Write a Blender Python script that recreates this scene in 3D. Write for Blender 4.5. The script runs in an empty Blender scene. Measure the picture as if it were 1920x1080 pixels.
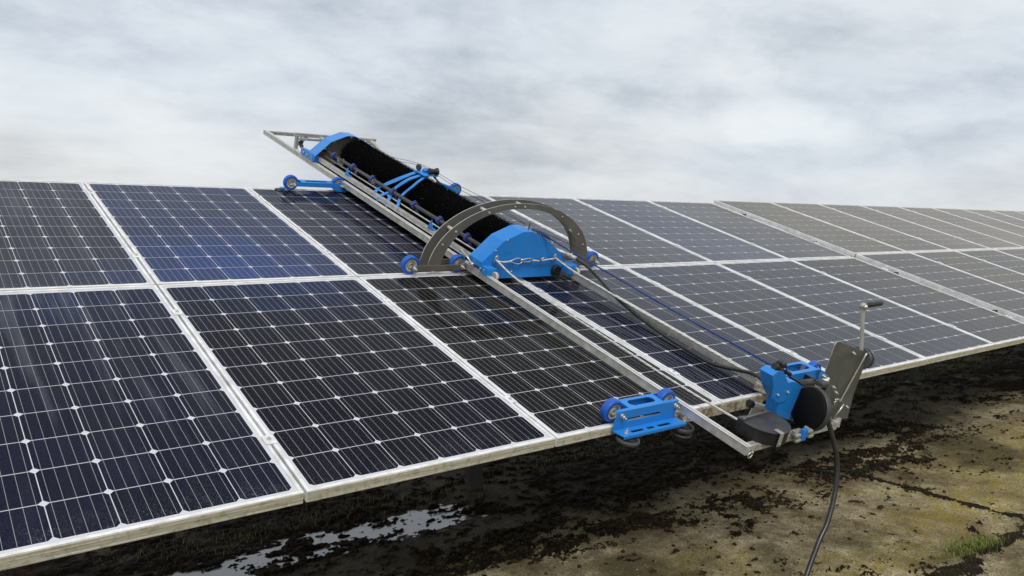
import bpy, math, random
import numpy as np
from mathutils import Matrix, Vector
from mathutils.geometry import tessellate_polygon

scene = bpy.context.scene
COL = scene.collection
R = math.radians
PI = math.pi
random.seed(7)

# ------------------------------------------------------------------ camera
cam_data = bpy.data.cameras.new("camera")
cam = bpy.data.objects.new("camera", cam_data)
COL.objects.link(cam)
right = Vector((0.786668, -0.617377, 0.000104))
down = Vector((-0.045121, -0.057662, -0.997316))
fwd = Vector((0.615726, 0.784552, -0.073217))
m = Matrix.Identity(4)
for i in range(3):
    m[i][0] = right[i]; m[i][1] = -down[i]; m[i][2] = -fwd[i]
m.translation = Vector((-0.9685, -2.2617, 1.5863))
cam.matrix_world = m
cam_data.sensor_fit = 'HORIZONTAL'
cam_data.sensor_width = 36.0
cam_data.lens = 36.0 * 1496.3 / 1920.0
cam_data.clip_start = 0.05
cam_data.clip_end = 3000
scene.camera = cam

# ------------------------------------------------------------------ world: overcast sky
SUN_EL, SUN_AZ = R(46), R(205)        # azimuth clockwise from +Y: behind the camera, a little left
world = bpy.data.worlds.new("World")
scene.world = world
world.use_nodes = True
nt = world.node_tree
for n in list(nt.nodes): nt.nodes.remove(n)
def N(tree, kind, **kw):
    n = tree.nodes.new(kind)
    for k, v in kw.items(): setattr(n, k, v)
    return n
def sock(s, v):
    s.default_value = v
def mathn(t, op, a, b=None, clamp=False):
    n = N(t, 'ShaderNodeMath', operation=op); n.use_clamp = clamp
    for i, x in enumerate((a, b)):
        if x is None: continue
        if isinstance(x, (int, float)): n.inputs[i].default_value = x
        else: t.links.new(x, n.inputs[i])
    return n.outputs[0]
def ramp(t, fac, stops, interp='LINEAR'):
    n = N(t, 'ShaderNodeValToRGB'); cr = n.color_ramp; cr.interpolation = interp
    while len(cr.elements) < len(stops): cr.elements.new(0.5)
    for e, (p, c) in zip(cr.elements, stops):
        e.position = p
        e.color = (c, c, c, 1) if isinstance(c, (int, float)) else (*c, 1)
    t.links.new(fac, n.inputs[0])
    return n.outputs[0]
def noise(t, vec, scale, detail=4, rough=0.5, dist=0.0, lac=2.0):
    n = N(t, 'ShaderNodeTexNoise'); n.inputs['Scale'].default_value = scale
    n.inputs['Detail'].default_value = detail; n.inputs['Roughness'].default_value = rough
    n.inputs['Distortion'].default_value = dist
    if vec is not None: t.links.new(vec, n.inputs['Vector'])
    return n.outputs['Fac']
def mixc(t, fac, a, b, mode='MIX'):
    n = N(t, 'ShaderNodeMix', data_type='RGBA', blend_type=mode)
    for i, x in ((0, fac), (6, a), (7, b)):
        if isinstance(x, (int, float)): n.inputs[i].default_value = x
        elif isinstance(x, tuple): n.inputs[i].default_value = (*x, 1)
        else: t.links.new(x, n.inputs[i])
    return n.outputs[2]
def mapping(t, vec, scale=(1, 1, 1), rot=(0, 0, 0), loc=(0, 0, 0)):
    n = N(t, 'ShaderNodeMapping'); n.inputs['Scale'].default_value = scale
    n.inputs['Rotation'].default_value = rot; n.inputs['Location'].default_value = loc
    t.links.new(vec, n.inputs['Vector'])
    return n.outputs[0]

def srgb(r, g, b, k=1.0):
    f = lambda c: ((c / 255.0) / 12.92 if c <= 10 else (((c / 255.0) + 0.055) / 1.055) ** 2.4) * k
    return (f(r), f(g), f(b))

sky = N(nt, 'ShaderNodeTexSky'); sky.sky_type = 'NISHITA'; sky.sun_disc = False
sky.sun_elevation = SUN_EL; sky.sun_rotation = SUN_AZ
sky.air_density = 1.0; sky.dust_density = 2.0; sky.ozone_density = 2.0
tc = N(nt, 'ShaderNodeTexCoord')
gen = tc.outputs['Generated']
sep = N(nt, 'ShaderNodeSeparateXYZ'); nt.links.new(gen, sep.inputs[0])
zz = mathn(nt, 'ADD', mathn(nt, 'MAXIMUM', sep.outputs[2], 0.0), 0.22)
comb = N(nt, 'ShaderNodeCombineXYZ')
nt.links.new(mathn(nt, 'DIVIDE', sep.outputs[0], zz), comb.inputs[0])
nt.links.new(mathn(nt, 'DIVIDE', sep.outputs[1], zz), comb.inputs[1])
layer = comb.outputs[0]
# cloud layer streaks lie across the view direction
lay = mapping(nt, layer, (0.75, 1.25, 1), (0, 0, R(30)), (3.7, 1.2, 0))
n1 = noise(nt, lay, 0.75, 9, 0.56, 0.35)
n2 = noise(nt, mapping(nt, layer, (1.0, 1.5, 1), (0, 0, R(35)), (9.1, 4.3, 2)), 1.7, 10, 0.60, 0.25)
n3 = noise(nt, mapping(nt, layer, (0.7, 1.0, 1), (0, 0, R(20)), (1.3, 7.7, 5)), 0.45, 5, 0.5, 0.3)
n4 = noise(nt, mapping(nt, gen, (1, 1, 2.2), (0, 0, 0), (5, 2, 0)), 5.5, 12, 0.64, 0.15)
dens = mathn(nt, 'ADD', mathn(nt, 'ADD', mathn(nt, 'MULTIPLY', n1, 0.44), mathn(nt, 'MULTIPLY', n2, 0.28)), mathn(nt, 'MULTIPLY', n4, 0.28))
K = 8.75
n5 = noise(nt, mapping(nt, gen, (1, 1, 2.2)), 6.0, 10, 0.60, 0.3)
def mass(prev, d, rad, amt):
    # one broader brightening or darkening of the cloud cover, its edge broken by noise
    dp = N(nt, 'ShaderNodeVectorMath', operation='DISTANCE')
    sc_ = N(nt, 'ShaderNodeVectorMath', operation='MULTIPLY'); nt.links.new(gen, sc_.inputs[0]); sc_.inputs[1].default_value = (1, 1, 2.3)
    nt.links.new(sc_.outputs[0], dp.inputs[0]); dp.inputs[1].default_value = (d[0], d[1], d[2] * 2.3)
    q = mathn(nt, 'ADD', mathn(nt, 'DIVIDE', dp.outputs['Value'], rad), mathn(nt, 'MULTIPLY', mathn(nt, 'SUBTRACT', n5, 0.5), 3.0))
    return mathn(nt, 'ADD', prev, mathn(nt, 'MULTIPLY', ramp(nt, q, [(0.0, 1.0), (1.0, 0.0)], 'EASE'), amt))
for d_, r_, a_ in (((0.93, 0.35, 0.15), 0.22, -0.075), ((0.755, 0.655, 0.15), 0.14, -0.05), ((0.54, 0.837, 0.19), 0.16, -0.05), ((0.158, 0.965, 0.23), 0.18, -0.07),
                   ((0.84, 0.50, 0.22), 0.12, -0.05), ((0.8209, 0.5596, 0.115), 0.10, 0.15), ((0.862, 0.496, 0.103), 0.06, 0.09), ((0.945, 0.315, 0.076), 0.09, 0.10),
                   ((0.25, 0.966, 0.10), 0.16, 0.05), ((0.36, 0.93, 0.16), 0.10, 0.05), ((0.66, 0.73, 0.05), 0.22, 0.04)):
    dens = mass(dens, d_, r_, a_)
cloud = ramp(nt, dens, [(0.36, srgb(182, 188, 196, K)), (0.43, srgb(207, 211, 215, K)),
                        (0.49, srgb(225, 227, 229, K)), (0.54, srgb(236, 237, 236, K)),
                        (0.64, srgb(250, 250, 246, K))])
blue = mixc(nt, 1.0, cloud, srgb(240, 247, 255), 'MULTIPLY')
warm = mixc(nt, 1.0, cloud, srgb(252, 251, 248), 'MULTIPLY')
cl2 = mixc(nt, ramp(nt, n3, [(0.47, 0.0), (0.66, 1.0)]), warm, blue)
# soft bright band just above the horizon
hz = ramp(nt, sep.outputs[2], [(0.0, 1.0), (0.16, 0.0)])
cl3 = mixc(nt, mathn(nt, 'MULTIPLY', hz, 0.50), cl2, srgb(216, 221, 226, K))
fin = mixc(nt, 0.98, sky.outputs[0], cl3)
bg = N(nt, 'ShaderNodeBackground'); bg.inputs['Strength'].default_value = 0.1
nt.links.new(fin, bg.inputs['Color'])
wo = N(nt, 'ShaderNodeOutputWorld'); nt.links.new(bg.outputs[0], wo.inputs['Surface'])

sun_d = bpy.data.lights.new("sun", 'SUN'); sun_d.energy = 1.5; sun_d.angle = R(14)
sun_d.color = (1.0, 0.96, 0.90)
sun = bpy.data.objects.new("sun", sun_d); COL.objects.link(sun)
sd = Vector((math.sin(SUN_AZ) * math.cos(SUN_EL), math.cos(SUN_AZ) * math.cos(SUN_EL), math.sin(SUN_EL)))
sun.rotation_euler = sd.to_track_quat('Z', 'Y').to_euler()
sun.location = (0, 0, 30)

scene.view_settings.view_transform = 'Standard'
scene.view_settings.look = 'None'
scene.view_settings.exposure = 0.22
scene.view_settings.gamma = 1.0
scene.view_settings.use_curve_mapping = False
scene.render.engine = 'CYCLES'
scene.cycles.max_bounces = 8
scene.cycles.transparent_max_bounces = 16

# ------------------------------------------------------------------ frames of reference
TILT = R(18.5)
PU, PV = 1.01, 1.6945
PLANE = Matrix.Translation((0, 0, 0.8)) @ Matrix.Rotation(TILT, 4, 'X') @ Matrix.Translation((0, 1.69, 0))
MACH = PLANE @ Matrix.Translation((1.70, 0, 0.05)) @ Matrix.Rotation(0.0087, 4, 'X')
ID = Matrix.Identity(4)

# ------------------------------------------------------------------ materials
def mat(name, base, rough=0.5, metal=0.0, spec=0.5, var=0.0, vscale=8.0, bump=0.0, bscale=60.0, dirt=None, dirt_amt=0.0, dscale=6.0, coat=0.0):
    mt = bpy.data.materials.new(name); mt.use_nodes = True
    t = mt.node_tree; p = t.nodes['Principled BSDF']
    p.inputs['Roughness'].default_value = rough; p.inputs['Metallic'].default_value = metal
    p.inputs['Specular IOR Level'].default_value = spec
    if coat: p.inputs['Coat Weight'].default_value = coat
    geo = N(t, 'ShaderNodeNewGeometry'); pos = geo.outputs['Position']
    c = base
    if var:
        v = noise(t, pos, vscale, 5, 0.6)
        c = mixc(t, ramp(t, v, [(0.3, 0.0), (0.7, 1.0)]), tuple(x * (1 - var) for x in base), tuple(min(1, x * (1 + var)) for x in base))
        t.links.new(ramp(t, v, [(0.3, max(0, rough - 0.12)), (0.7, min(1, rough + 0.12))]), p.inputs['Roughness'])
    if dirt:
        d = noise(t, pos, dscale, 8, 0.65)
        c = mixc(t, mathn(t, 'MULTIPLY', ramp(t, d, [(0.45, 0.0), (0.62, 1.0)]), dirt_amt), c, dirt)
    if isinstance(c, tuple): p.inputs['Base Color'].default_value = (*c, 1)
    else: t.links.new(c, p.inputs['Base Color'])
    if bump:
        b = N(t, 'ShaderNodeBump'); b.inputs['Strength'].default_value = bump; b.inputs['Distance'].default_value = 0.002
        t.links.new(noise(t, pos, bscale, 4), b.inputs['Height']); t.links.new(b.outputs[0], p.inputs['Normal'])
    return mt

M = {}
M['alu'] = mat('anodised_aluminium', (0.58, 0.58, 0.56), 0.45, 0.45, var=0.12, vscale=14, dirt=(0.22, 0.21, 0.17), dirt_amt=0.35, dscale=22)
M['frame'] = mat('panel_frame_aluminium', (0.82, 0.83, 0.86), 0.45, 0.15, var=0.10, vscale=9, dirt=(0.30, 0.29, 0.22), dirt_amt=0.35, dscale=14)
M['steel'] = mat('galvanised_steel', (0.62, 0.61, 0.58), 0.35, 0.85, var=0.15, vscale=30)
M['arch'] = mat('weathered_plate_aluminium', (0.155, 0.145, 0.120), 0.5, 0.35, var=0.15, vscale=10)
M['liner'] = mat('dusty_grey_liner', (0.24, 0.225, 0.19), 0.7, var=0.15, vscale=10)
M['plate'] = mat('brushed_steel_plate', (0.155, 0.165, 0.17), 0.42, 0.55, var=0.25, vscale=9)
M['rusty'] = mat('stained_aluminium_sheet', (0.55, 0.52, 0.44), 0.6, 0.2, var=0.15, vscale=12, dirt=(0.16, 0.08, 0.04), dirt_amt=0.8, dscale=28)
M['blue'] = mat('blue_powder_coat', (0.009, 0.225, 0.72), 0.36, 0.0, var=0.05, vscale=6, bump=0.15, bscale=400, dirt=(0.10, 0.18, 0.26), dirt_amt=0.32, dscale=55)
M['tyre'] = mat('blue_polyurethane', (0.006, 0.095, 0.48), 0.5, 0.0, var=0.15, vscale=20)
M['hub'] = mat('cream_nylon', (0.55, 0.53, 0.46), 0.5, var=0.12, vscale=25, dirt=(0.25, 0.20, 0.12), dirt_amt=0.4, dscale=40)
M['violet'] = mat('violet_plastic', (0.035, 0.055, 0.23), 0.45, var=0.2, vscale=30)
M['black'] = mat('black_plastic', (0.012, 0.012, 0.013), 0.42, var=0.2, vscale=25)
M['matt_black'] = mat('matt_black_plastic', (0.0055, 0.0055, 0.006), 0.7, spec=0.15)
M['dkgrey'] = mat('dark_grey_plastic', (0.045, 0.047, 0.05), 0.5, var=0.2, vscale=18)
M['grey_rubber'] = mat('grey_rubber', (0.050, 0.050, 0.053), 0.6, var=0.15, vscale=25)
M['bristle'] = mat('black_bristle', (0.0022, 0.0022, 0.0024), 0.8, spec=0.05)
M['hose'] = mat('black_hose_rubber', (0.022, 0.022, 0.023), 0.30, var=0.2, vscale=20)
M['rope_b'] = mat('blue_rope_fibre', (0.004, 0.035, 0.20), 0.6, bump=0.6, bscale=300)
M['wire'] = mat('dark_wire', (0.03, 0.03, 0.035), 0.4, 0.6)
M['post'] = mat('galvanised_post', (0.055, 0.055, 0.05), 0.6, 0.4, var=0.25, vscale=12)
M['concrete'] = mat('post_footing_concrete', (0.13, 0.12, 0.10), 0.9, var=0.3, vscale=20, bump=0.6, bscale=80)
M['cast'] = mat('cast_grey_metal', (0.42, 0.42, 0.41), 0.42, 0.5, var=0.1, vscale=30)

def fade_rope():
    mt = bpy.data.materials.new('speckled_white_rope'); mt.use_nodes = True
    t = mt.node_tree; p = t.nodes['Principled BSDF']; p.inputs['Roughness'].default_value = 0.75
    uv = N(t, 'ShaderNodeUVMap'); uv.uv_map = 'uv'
    w = N(t, 'ShaderNodeTexWave'); w.wave_type = 'BANDS'; w.bands_direction = 'DIAGONAL'
    w.inputs['Scale'].default_value = 1.0; w.inputs['Distortion'].default_value = 1.2
    t.links.new(mapping(t, uv.outputs[0], (4.0, 14.0, 1)), w.inputs['Vector'])
    c = ramp(t, w.outputs['Fac'], [(0.20, (0.05, 0.05, 0.055)), (0.34, (0.80, 0.80, 0.78))])
    t.links.new(c, p.inputs['Base Color'])
    return mt
M['rope_w'] = fade_rope()

def side_mat():
    # the lower, outward face of a frame: rain-washed algae and grime in horizontal runs
    mt = bpy.data.materials.new('stained_frame_side'); mt.use_nodes = True
    t = mt.node_tree; p = t.nodes['Principled BSDF']
    p.inputs['Roughness'].default_value = 0.6; p.inputs['Metallic'].default_value = 0.1
    geo = N(t, 'ShaderNodeNewGeometry'); pos = geo.outputs['Position']
    a = noise(t, mapping(t, pos, (2.0, 14, 60)), 3.0, 7, 0.65)
    b = noise(t, pos, 45, 5, 0.7)
    c = mixc(t, ramp(t, a, [(0.38, 0.0), (0.62, 1.0)]), (0.62, 0.60, 0.52), (0.40, 0.38, 0.27))
    c = mixc(t, mathn(t, 'MULTIPLY', ramp(t, b, [(0.50, 0.0), (0.64, 1.0)]), 0.55), c, (0.20, 0.19, 0.11))
    t.links.new(c, p.inputs['Base Color'])
    return mt
M['side'] = side_mat()

def cell_mat():
    mt = bpy.data.materials.new('silicon_cell'); mt.use_nodes = True
    t = mt.node_tree; p = t.nodes['Principled BSDF']
    oi = N(t, 'ShaderNodeObjectInfo')
    p.inputs['Roughness'].default_value = 0.6; p.inputs['Specular IOR Level'].default_value = 0.0
    v = mathn(t, 'ADD', mathn(t, 'MULTIPLY', oi.outputs['Random'], 0.35), 0.82)
    cm = N(t, 'ShaderNodeVectorMath', operation='SCALE')
    t.links.new(oi.outputs['Color'], cm.inputs[0]); t.links.new(v, cm.inputs['Scale'])
    t.links.new(cm.outputs[0], p.inputs['Base Color'])
    return mt
M['cell'] = cell_mat()
M['busbar'] = mat('tinned_busbar', (0.42, 0.43, 0.45), 0.6, 0.0)
M['backsheet'] = mat('white_backsheet', (0.66, 0.66, 0.72), 0.6)

def glass_mat():
    """Thin cover glass: see-through with a fresnel reflection, a film of dust where dry, streaks and lichen specks low down."""
    mt = bpy.data.materials.new('solar_cover_glass'); mt.use_nodes = True
    t = mt.node_tree
    for n in list(t.nodes): t.nodes.remove(n)
    geo = N(t, 'ShaderNodeNewGeometry'); pos = geo.outputs['Position']
    oi = N(t, 'ShaderNodeObjectInfo')
    sp = N(t, 'ShaderNodeSeparateXYZ'); t.links.new(pos, sp.inputs[0])
    # slope distance up the table from world y
    v = mathn(t, 'MULTIPLY', sp.outputs[1], 1 / math.cos(TILT))
    cb = N(t, 'ShaderNodeCombineXYZ'); t.links.new(sp.outputs[0], cb.inputs[0]); t.links.new(v, cb.inputs[1])
    uv = cb.outputs[0]
    # wet band swept by the brush: ragged across u
    rag = noise(t, mapping(t, uv, (2.2, 0.9, 1)), 2.6, 6, 0.6)
    rag2 = noise(t, mapping(t, uv, (26, 1.6, 1)), 1.0, 5, 0.6)
    uu = mathn(t, 'ADD', sp.outputs[0], mathn(t, 'ADD', mathn(t, 'MULTIPLY', mathn(t, 'SUBTRACT', rag, 0.5), 0.9), mathn(t, 'MULTIPLY', mathn(t, 'SUBTRACT', rag2, 0.5), 0.16)))
    w0 = ramp(t, mathn(t, 'DIVIDE', uu, 10.0), [(0.100, 0.0), (0.118, 1.0), (0.232, 1.0), (0.245, 0.0)])
    # streaks that run down the slope
    st = noise(t, mapping(t, uv, (16, 0.55, 1)), 1.0, 6, 0.65)
    st2 = noise(t, mapping(t, uv, (70, 1.6, 1), (0, 0, 0), (3, 3, 0)), 1.0, 4, 0.6)
    big = noise(t, uv, 0.9, 4, 0.55)
    dry = mathn(t, 'SUBTRACT', 1.0, w0)
    film = mathn(t, 'ADD', mathn(t, 'MULTIPLY', ramp(t, st, [(0.40, 0.12), (0.66, 0.7), (0.78, 1.0)]), 0.022), mathn(t, 'MULTIPLY', big, 0.006))
    film = mathn(t, 'ADD', film, mathn(t, 'MULTIPLY', ramp(t, st2, [(0.62, 0.0), (0.80, 1.0)]), 0.014))
    film = mathn(t, 'MULTIPLY', film, mathn(t, 'ADD', mathn(t, 'MULTIPLY', dry, 0.8), 0.2))
    dr = noise(t, mapping(t, uv, (13, 0.75, 1), (0, 0, 0), (2.3, 5.1, 0)), 1.0, 5, 0.55, 0.15)
    dmask = ramp(t, mathn(t, 'ADD', mathn(t, 'DIVIDE', sp.outputs[0], 10.0), 0.5), [(0.494, 1.0), (0.512, 0.12)])
    ymask = ramp(t, mathn(t, 'MULTIPLY', sp.outputs[1], 0.25), [(0.02, 0.0), (0.12, 1.0), (0.36, 1.0), (0.42, 0.3)])
    drip = mathn(t, 'MULTIPLY', mathn(t, 'MULTIPLY', ramp(t, dr, [(0.52, 0.0), (0.66, 1.0)]), mathn(t, 'MULTIPLY', dmask, ymask)), 0.062)
    film = mathn(t, 'ADD', film, drip)
    # the run not cleaned yet (to the right of the machine) carries an even coat of dust
    side = ramp(t, mathn(t, 'DIVIDE', uu, 10.0), [(0.225, 0.0), (0.262, 1.0)])
    coat = mathn(t, 'MULTIPLY', side, mathn(t, 'ADD', mathn(t, 'MULTIPLY', big, 0.030), 0.021))
    leftp = ramp(t, mathn(t, 'ADD', mathn(t, 'DIVIDE', sp.outputs[0], 10.0), 0.5), [(0.490, 1.0), (0.515, 0.25)])
    film = mathn(t, 'ADD', mathn(t, 'MULTIPLY', mathn(t, 'MULTIPLY', film, leftp), 0.9), coat)
    upper = ramp(t, mathn(t, 'MULTIPLY', sp.outputs[1], 0.25), [(0.395, 0.0), (0.41, 1.0)])
    film = mathn(t, 'ADD', film, mathn(t, 'MULTIPLY', mathn(t, 'MULTIPLY', upper, dry), mathn(t, 'MULTIPLY', big, 0.032)))
    lw = N(t, 'ShaderNodeLayerWeight'); lw.inputs['Blend'].default_value = 0.5
    cosv = mathn(t, 'MAXIMUM', mathn(t, 'SUBTRACT', 1.0, lw.outputs['Facing']), 0.06)
    film = mathn(t, 'DIVIDE', film, cosv)      # a film covers more the flatter one looks along it
    # grime specks gather along the lower edge of each panel
    tco = N(t, 'ShaderNodeTexCoord'); so = N(t, 'ShaderNodeSeparateXYZ'); t.links.new(tco.outputs['Object'], so.inputs[0])
    low = ramp(t, so.outputs[1], [(0.0, 1.0), (0.13, 0.25), (0.35, 0.0)])
    speck = ramp(t, noise(t, pos, 260, 3, 0.6), [(0.58, 0.0), (0.63, 1.0)])
    clump = ramp(t, noise(t, mapping(t, pos, (1, 1, 1)), 9, 4, 0.6), [(0.36, 0.0), (0.56, 1.0)])
    lich = mathn(t, 'MULTIPLY', mathn(t, 'MULTIPLY', speck, clump), mathn(t, 'MULTIPLY', low, 0.42))
    dust = mathn(t, 'MINIMUM', mathn(t, 'ADD', film, lich), 0.75)
    # anti-reflective solar glass: very little head-on, rising steeply towards grazing
    fac = mathn(t, 'ADD', mathn(t, 'MULTIPLY', mathn(t, 'POWER', lw.outputs['Facing'], 5.0), 0.43), 0.004)
    gl = N(t, 'ShaderNodeBsdfGlossy')
    t.links.new(mathn(t, 'ADD', mathn(t, 'MULTIPLY', dry, 0.09), 0.075), gl.inputs['Roughness'])
    gl.inputs['Color'].default_value = (0.93, 0.96, 1.0, 1)
    bmp = N(t, 'ShaderNodeBump'); bmp.inputs['Strength'].default_value = 0.03; bmp.inputs['Distance'].default_value = 0.001
    t.links.new(noise(t, mapping(t, uv, (30, 7, 1)), 1.0, 3, 0.5), bmp.inputs['Height'])
    t.links.new(bmp.outputs[0], gl.inputs['Normal'])
    tr = N(t, 'ShaderNodeBsdfTransparent'); tr.inputs['Color'].default_value = (0.95, 0.96, 0.97, 1)
    m1 = N(t, 'ShaderNodeMixShader'); t.links.new(fac, m1.inputs[0]); t.links.new(tr.outputs[0], m1.inputs[1]); t.links.new(gl.outputs[0], m1.inputs[2])
    df = N(t, 'ShaderNodeBsdfDiffuse')
    duc = mixc(t, ramp(t, mathn(t, 'DIVIDE', sp.outputs[0], 10.0), [(0.45, 0.0), (0.66, 1.0)]), (0.33, 0.355, 0.40), (0.375, 0.352, 0.322))
    t.links.new(mixc(t, lich, duc, (0.50, 0.45, 0.33)), df.inputs['Color'])
    m2 = N(t, 'ShaderNodeMixShader'); t.links.new(dust, m2.inputs[0]); t.links.new(m1.outputs[0], m2.inputs[1]); t.links.new(df.outputs[0], m2.inputs[2])
    out = N(t, 'ShaderNodeOutputMaterial'); t.links.new(m2.outputs[0], out.inputs['Surface'])
    return mt
M['glass'] = glass_mat()

# ------------------------------------------------------------------ mesh helpers
class MB:
    def __init__(s): s.v = []; s.f = []; s.m = []; s.s = []; s.uv = []
    def add(s, vs, fs, mi=0, smooth=False, uvs=None):
        o = len(s.v); s.v += [tuple(v) for v in vs]
        for k, f in enumerate(fs):
            s.f.append(tuple(i + o for i in f)); s.m.append(mi); s.s.append(smooth)
            s.uv.append(uvs[k] if uvs else [(0, 0)] * len(f))
        return s
    def box(s, a, b, mi=0, bev=0.0, top_mi=None):
        x0, y0, z0 = a; x1, y1, z1 = b
        if bev <= 0:
            v = [(x0, y0, z0), (x1, y0, z0), (x1, y1, z0), (x0, y1, z0), (x0, y0, z1), (x1, y0, z1), (x1, y1, z1), (x0, y1, z1)]
            s.add(v, [(0, 3, 2, 1), (4, 5, 6, 7), (0, 1, 5, 4), (1, 2, 6, 5), (2, 3, 7, 6), (3, 0, 4, 7)], mi)
        else:
            c = bev
            v = [(x0 + c, y0, z0), (x1 - c, y0, z0), (x1, y0 + c, z0), (x1, y1 - c, z0), (x1 - c, y1, z0), (x0 + c, y1, z0), (x0, y1 - c, z0), (x0, y0 + c, z0)]
            lo = [(p[0], p[1], z0 + c) for p in v]; hi = [(p[0], p[1], z1 - c) for p in v]
            inset = lambda z: [(max(min(p[0], x1 - c), x0 + c), max(min(p[1], y1 - c), y0 + c), z) for p in v]
            al = inset(z0) + lo + hi + inset(z1)
            fs = [tuple(reversed(range(8)))]
            for r in range(3):
                for i in range(8):
                    j = (i + 1) % 8
                    fs.append((r * 8 + i, r * 8 + j, r * 8 + 8 + j, r * 8 + 8 + i))
            fs.append(tuple(range(24, 32)))
            s.add(al, fs, mi)
        return s
    def beam(s, p, q, w, h, up=(0, 0, 1), mi=0):
        p = Vector(p); q = Vector(q); d = (q - p); L = d.length; d.normalize()
        up = Vector(up); sx = d.cross(up).normalized(); sz = sx.cross(d).normalized()
        vs = []
        for e in (p, q):
            for a, b in ((-1, -1), (1, -1), (1, 1), (-1, 1)):
                vs.append(e + sx * (a * w / 2) + sz * (b * h / 2))
        s.add(vs, [(0, 1, 2, 3), (7, 6, 5, 4), (0, 4, 5, 1), (1, 5, 6, 2), (2, 6, 7, 3), (3, 7, 4, 0)], mi)
        return s
    def profile(s, p, q, w, h, up=(0, 0, 1), mi=0):
        """slotted aluminium extrusion: square bar with a groove on each side"""
        p = Vector(p); q = Vector(q); d = (q - p).normalized()
        up = Vector(up); sx = d.cross(up).normalized(); sz = sx.cross(d).normalized()
        g = 0.14; dp = 0.22
        half = []
        sec = [(-1, -1), (-g, -1), (-g, -1 + dp * 1.6), (g, -1 + dp * 1.6), (g, -1), (1, -1), (1, -g), (1 - dp, -g), (1 - dp, g), (1, g), (1, 1), (g, 1), (g, 1 - dp * 1.6), (-g, 1 - dp * 1.6), (-g, 1), (-1, 1), (-1, g), (-1 + dp, g), (-1 + dp, -g), (-1, -g)]
        vs = []
        for e in (p, q):
            for a, b in sec: vs.append(e + sx * (a * w / 2) + sz * (b * h / 2))
        n = len(sec)
        tri = tessellate_polygon([[Vector((a, b, 0)) for a, b in sec]])
        fs = [tuple(t) for t in tri] + [tuple(i + n for i in reversed(t)) for t in tri]
        fs += [(i, (i + 1) % n, n + (i + 1) % n, n + i) for i in range(n)]
        s.add(vs, fs, mi)
        return s
    def lathe(s, c, axis, prof, seg=28, mi=0, smooth=True, closed=True):
        c = Vector(c); ax = Vector(axis).normalized()
        t = Vector((0, 0, 1)) if abs(ax.z) < 0.9 else Vector((1, 0, 0))
        a = ax.cross(t).normalized(); b = ax.cross(a).normalized()
        vs = []
        for r, h in prof:
            for i in range(seg):
                th = 2 * PI * i / seg
                vs.append(c + ax * h + (a * math.cos(th) + b * math.sin(th)) * r)
        fs = []; n = len(prof)
        for k in range(n if closed else n - 1):
            k2 = (k + 1) % n
            for i in range(seg):
                j = (i + 1) % seg
                fs.append((k * seg + i, k * seg + j, k2 * seg + j, k2 * seg + i))
        s.add(vs, fs, mi, smooth)
        return s
    def cyl(s, p, q, r, seg=16, mi=0, r2=None, cham=0.12):
        p = Vector(p); q = Vector(q); L = (q - p).length; r2 = r if r2 is None else r2
        c = min(r * cham, L * 0.2)
        prof = [(1e-5, 0), (r - c, 0), (r, c), (r2, L - c), (r2 - c, L), (1e-5, L)]
        # flat-shaded caps, smooth wall
        s.lathe(p, q - p, prof[:2], seg, mi, False, False)
        s.lathe(p, q - p, prof[1:5], seg, mi, True, False)
        s.lathe(p, q - p, prof[4:], seg, mi, False, False)
        return s
    def tube(s, pts, r, seg=8, mi=0, twist=0):
        pts = [Vector(p) for p in pts]; n = len(pts)
        vs = []; prev = None; L = [0.0]
        for i in range(1, n): L.append(L[-1] + (pts[i] - pts[i - 1]).length)
        for i, p in enumerate(pts):
            d = (pts[min(i + 1, n - 1)] - pts[max(i - 1, 0)]).normalized()
            if prev is None:
                t = Vector((0, 0, 1)) if abs(d.z) < 0.9 else Vector((1, 0, 0)); a = d.cross(t).normalized()
            else:
                a = (prev - d * prev.dot(d)).normalized()
            prev = a; b = d.cross(a)
            for k in range(seg):
                th = 2 * PI * k / seg
                vs.append(p + (a * math.cos(th) + b * math.sin(th)) * r)
        fs = []; uvs = []
        for i in range(n - 1):
            for k in range(seg):
                j = (k + 1) % seg
                fs.append((i * seg + k, i * seg + j, (i + 1) * seg + j, (i + 1) * seg + k))
                uvs.append([(k / seg, L[i]), ((k + 1) / seg, L[i]), ((k + 1) / seg, L[i + 1]), (k / seg, L[i + 1])])
        fs += [tuple(reversed(range(seg))), tuple((n - 1) * seg + k for k in range(seg))]
        uvs += [[(0, 0)] * seg, [(0, 0)] * seg]
        s.add(vs, fs, mi, True, uvs)
        return s
    def prism(s, outer, holes, origin, ex, ey, ez, thick, mi=0, side_mi=None):
        """flat plate: outline and holes in (ex, ey), thickness along ez"""
        o = Vector(origin); ex = Vector(ex); ey = Vector(ey); ez = Vector(ez)
        loops = [list(outer)] + [list(h) for h in holes]
        flat = [p for l in loops for p in l]
        tri = tessellate_polygon([[Vector((p[0], p[1], 0)) for p in l] for l in loops])
        vs = [o + ex * p[0] + ey * p[1] for p in flat] + [o + ex * p[0] + ey * p[1] + ez * thick for p in flat]
        n = len(flat)
        s.add(vs, [tuple(reversed(t)) for t in tri] + [tuple(i + n for i in t) for t in tri], mi)
        fs = []; k = 0
        for l in loops:
            c = len(l)
            fs += [(k + i, k + (i + 1) % c, n + k + (i + 1) % c, n + k + i) for i in range(c)]
            k += c
        s.add(vs, fs, mi if side_mi is None else side_mi)
        return s
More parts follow.
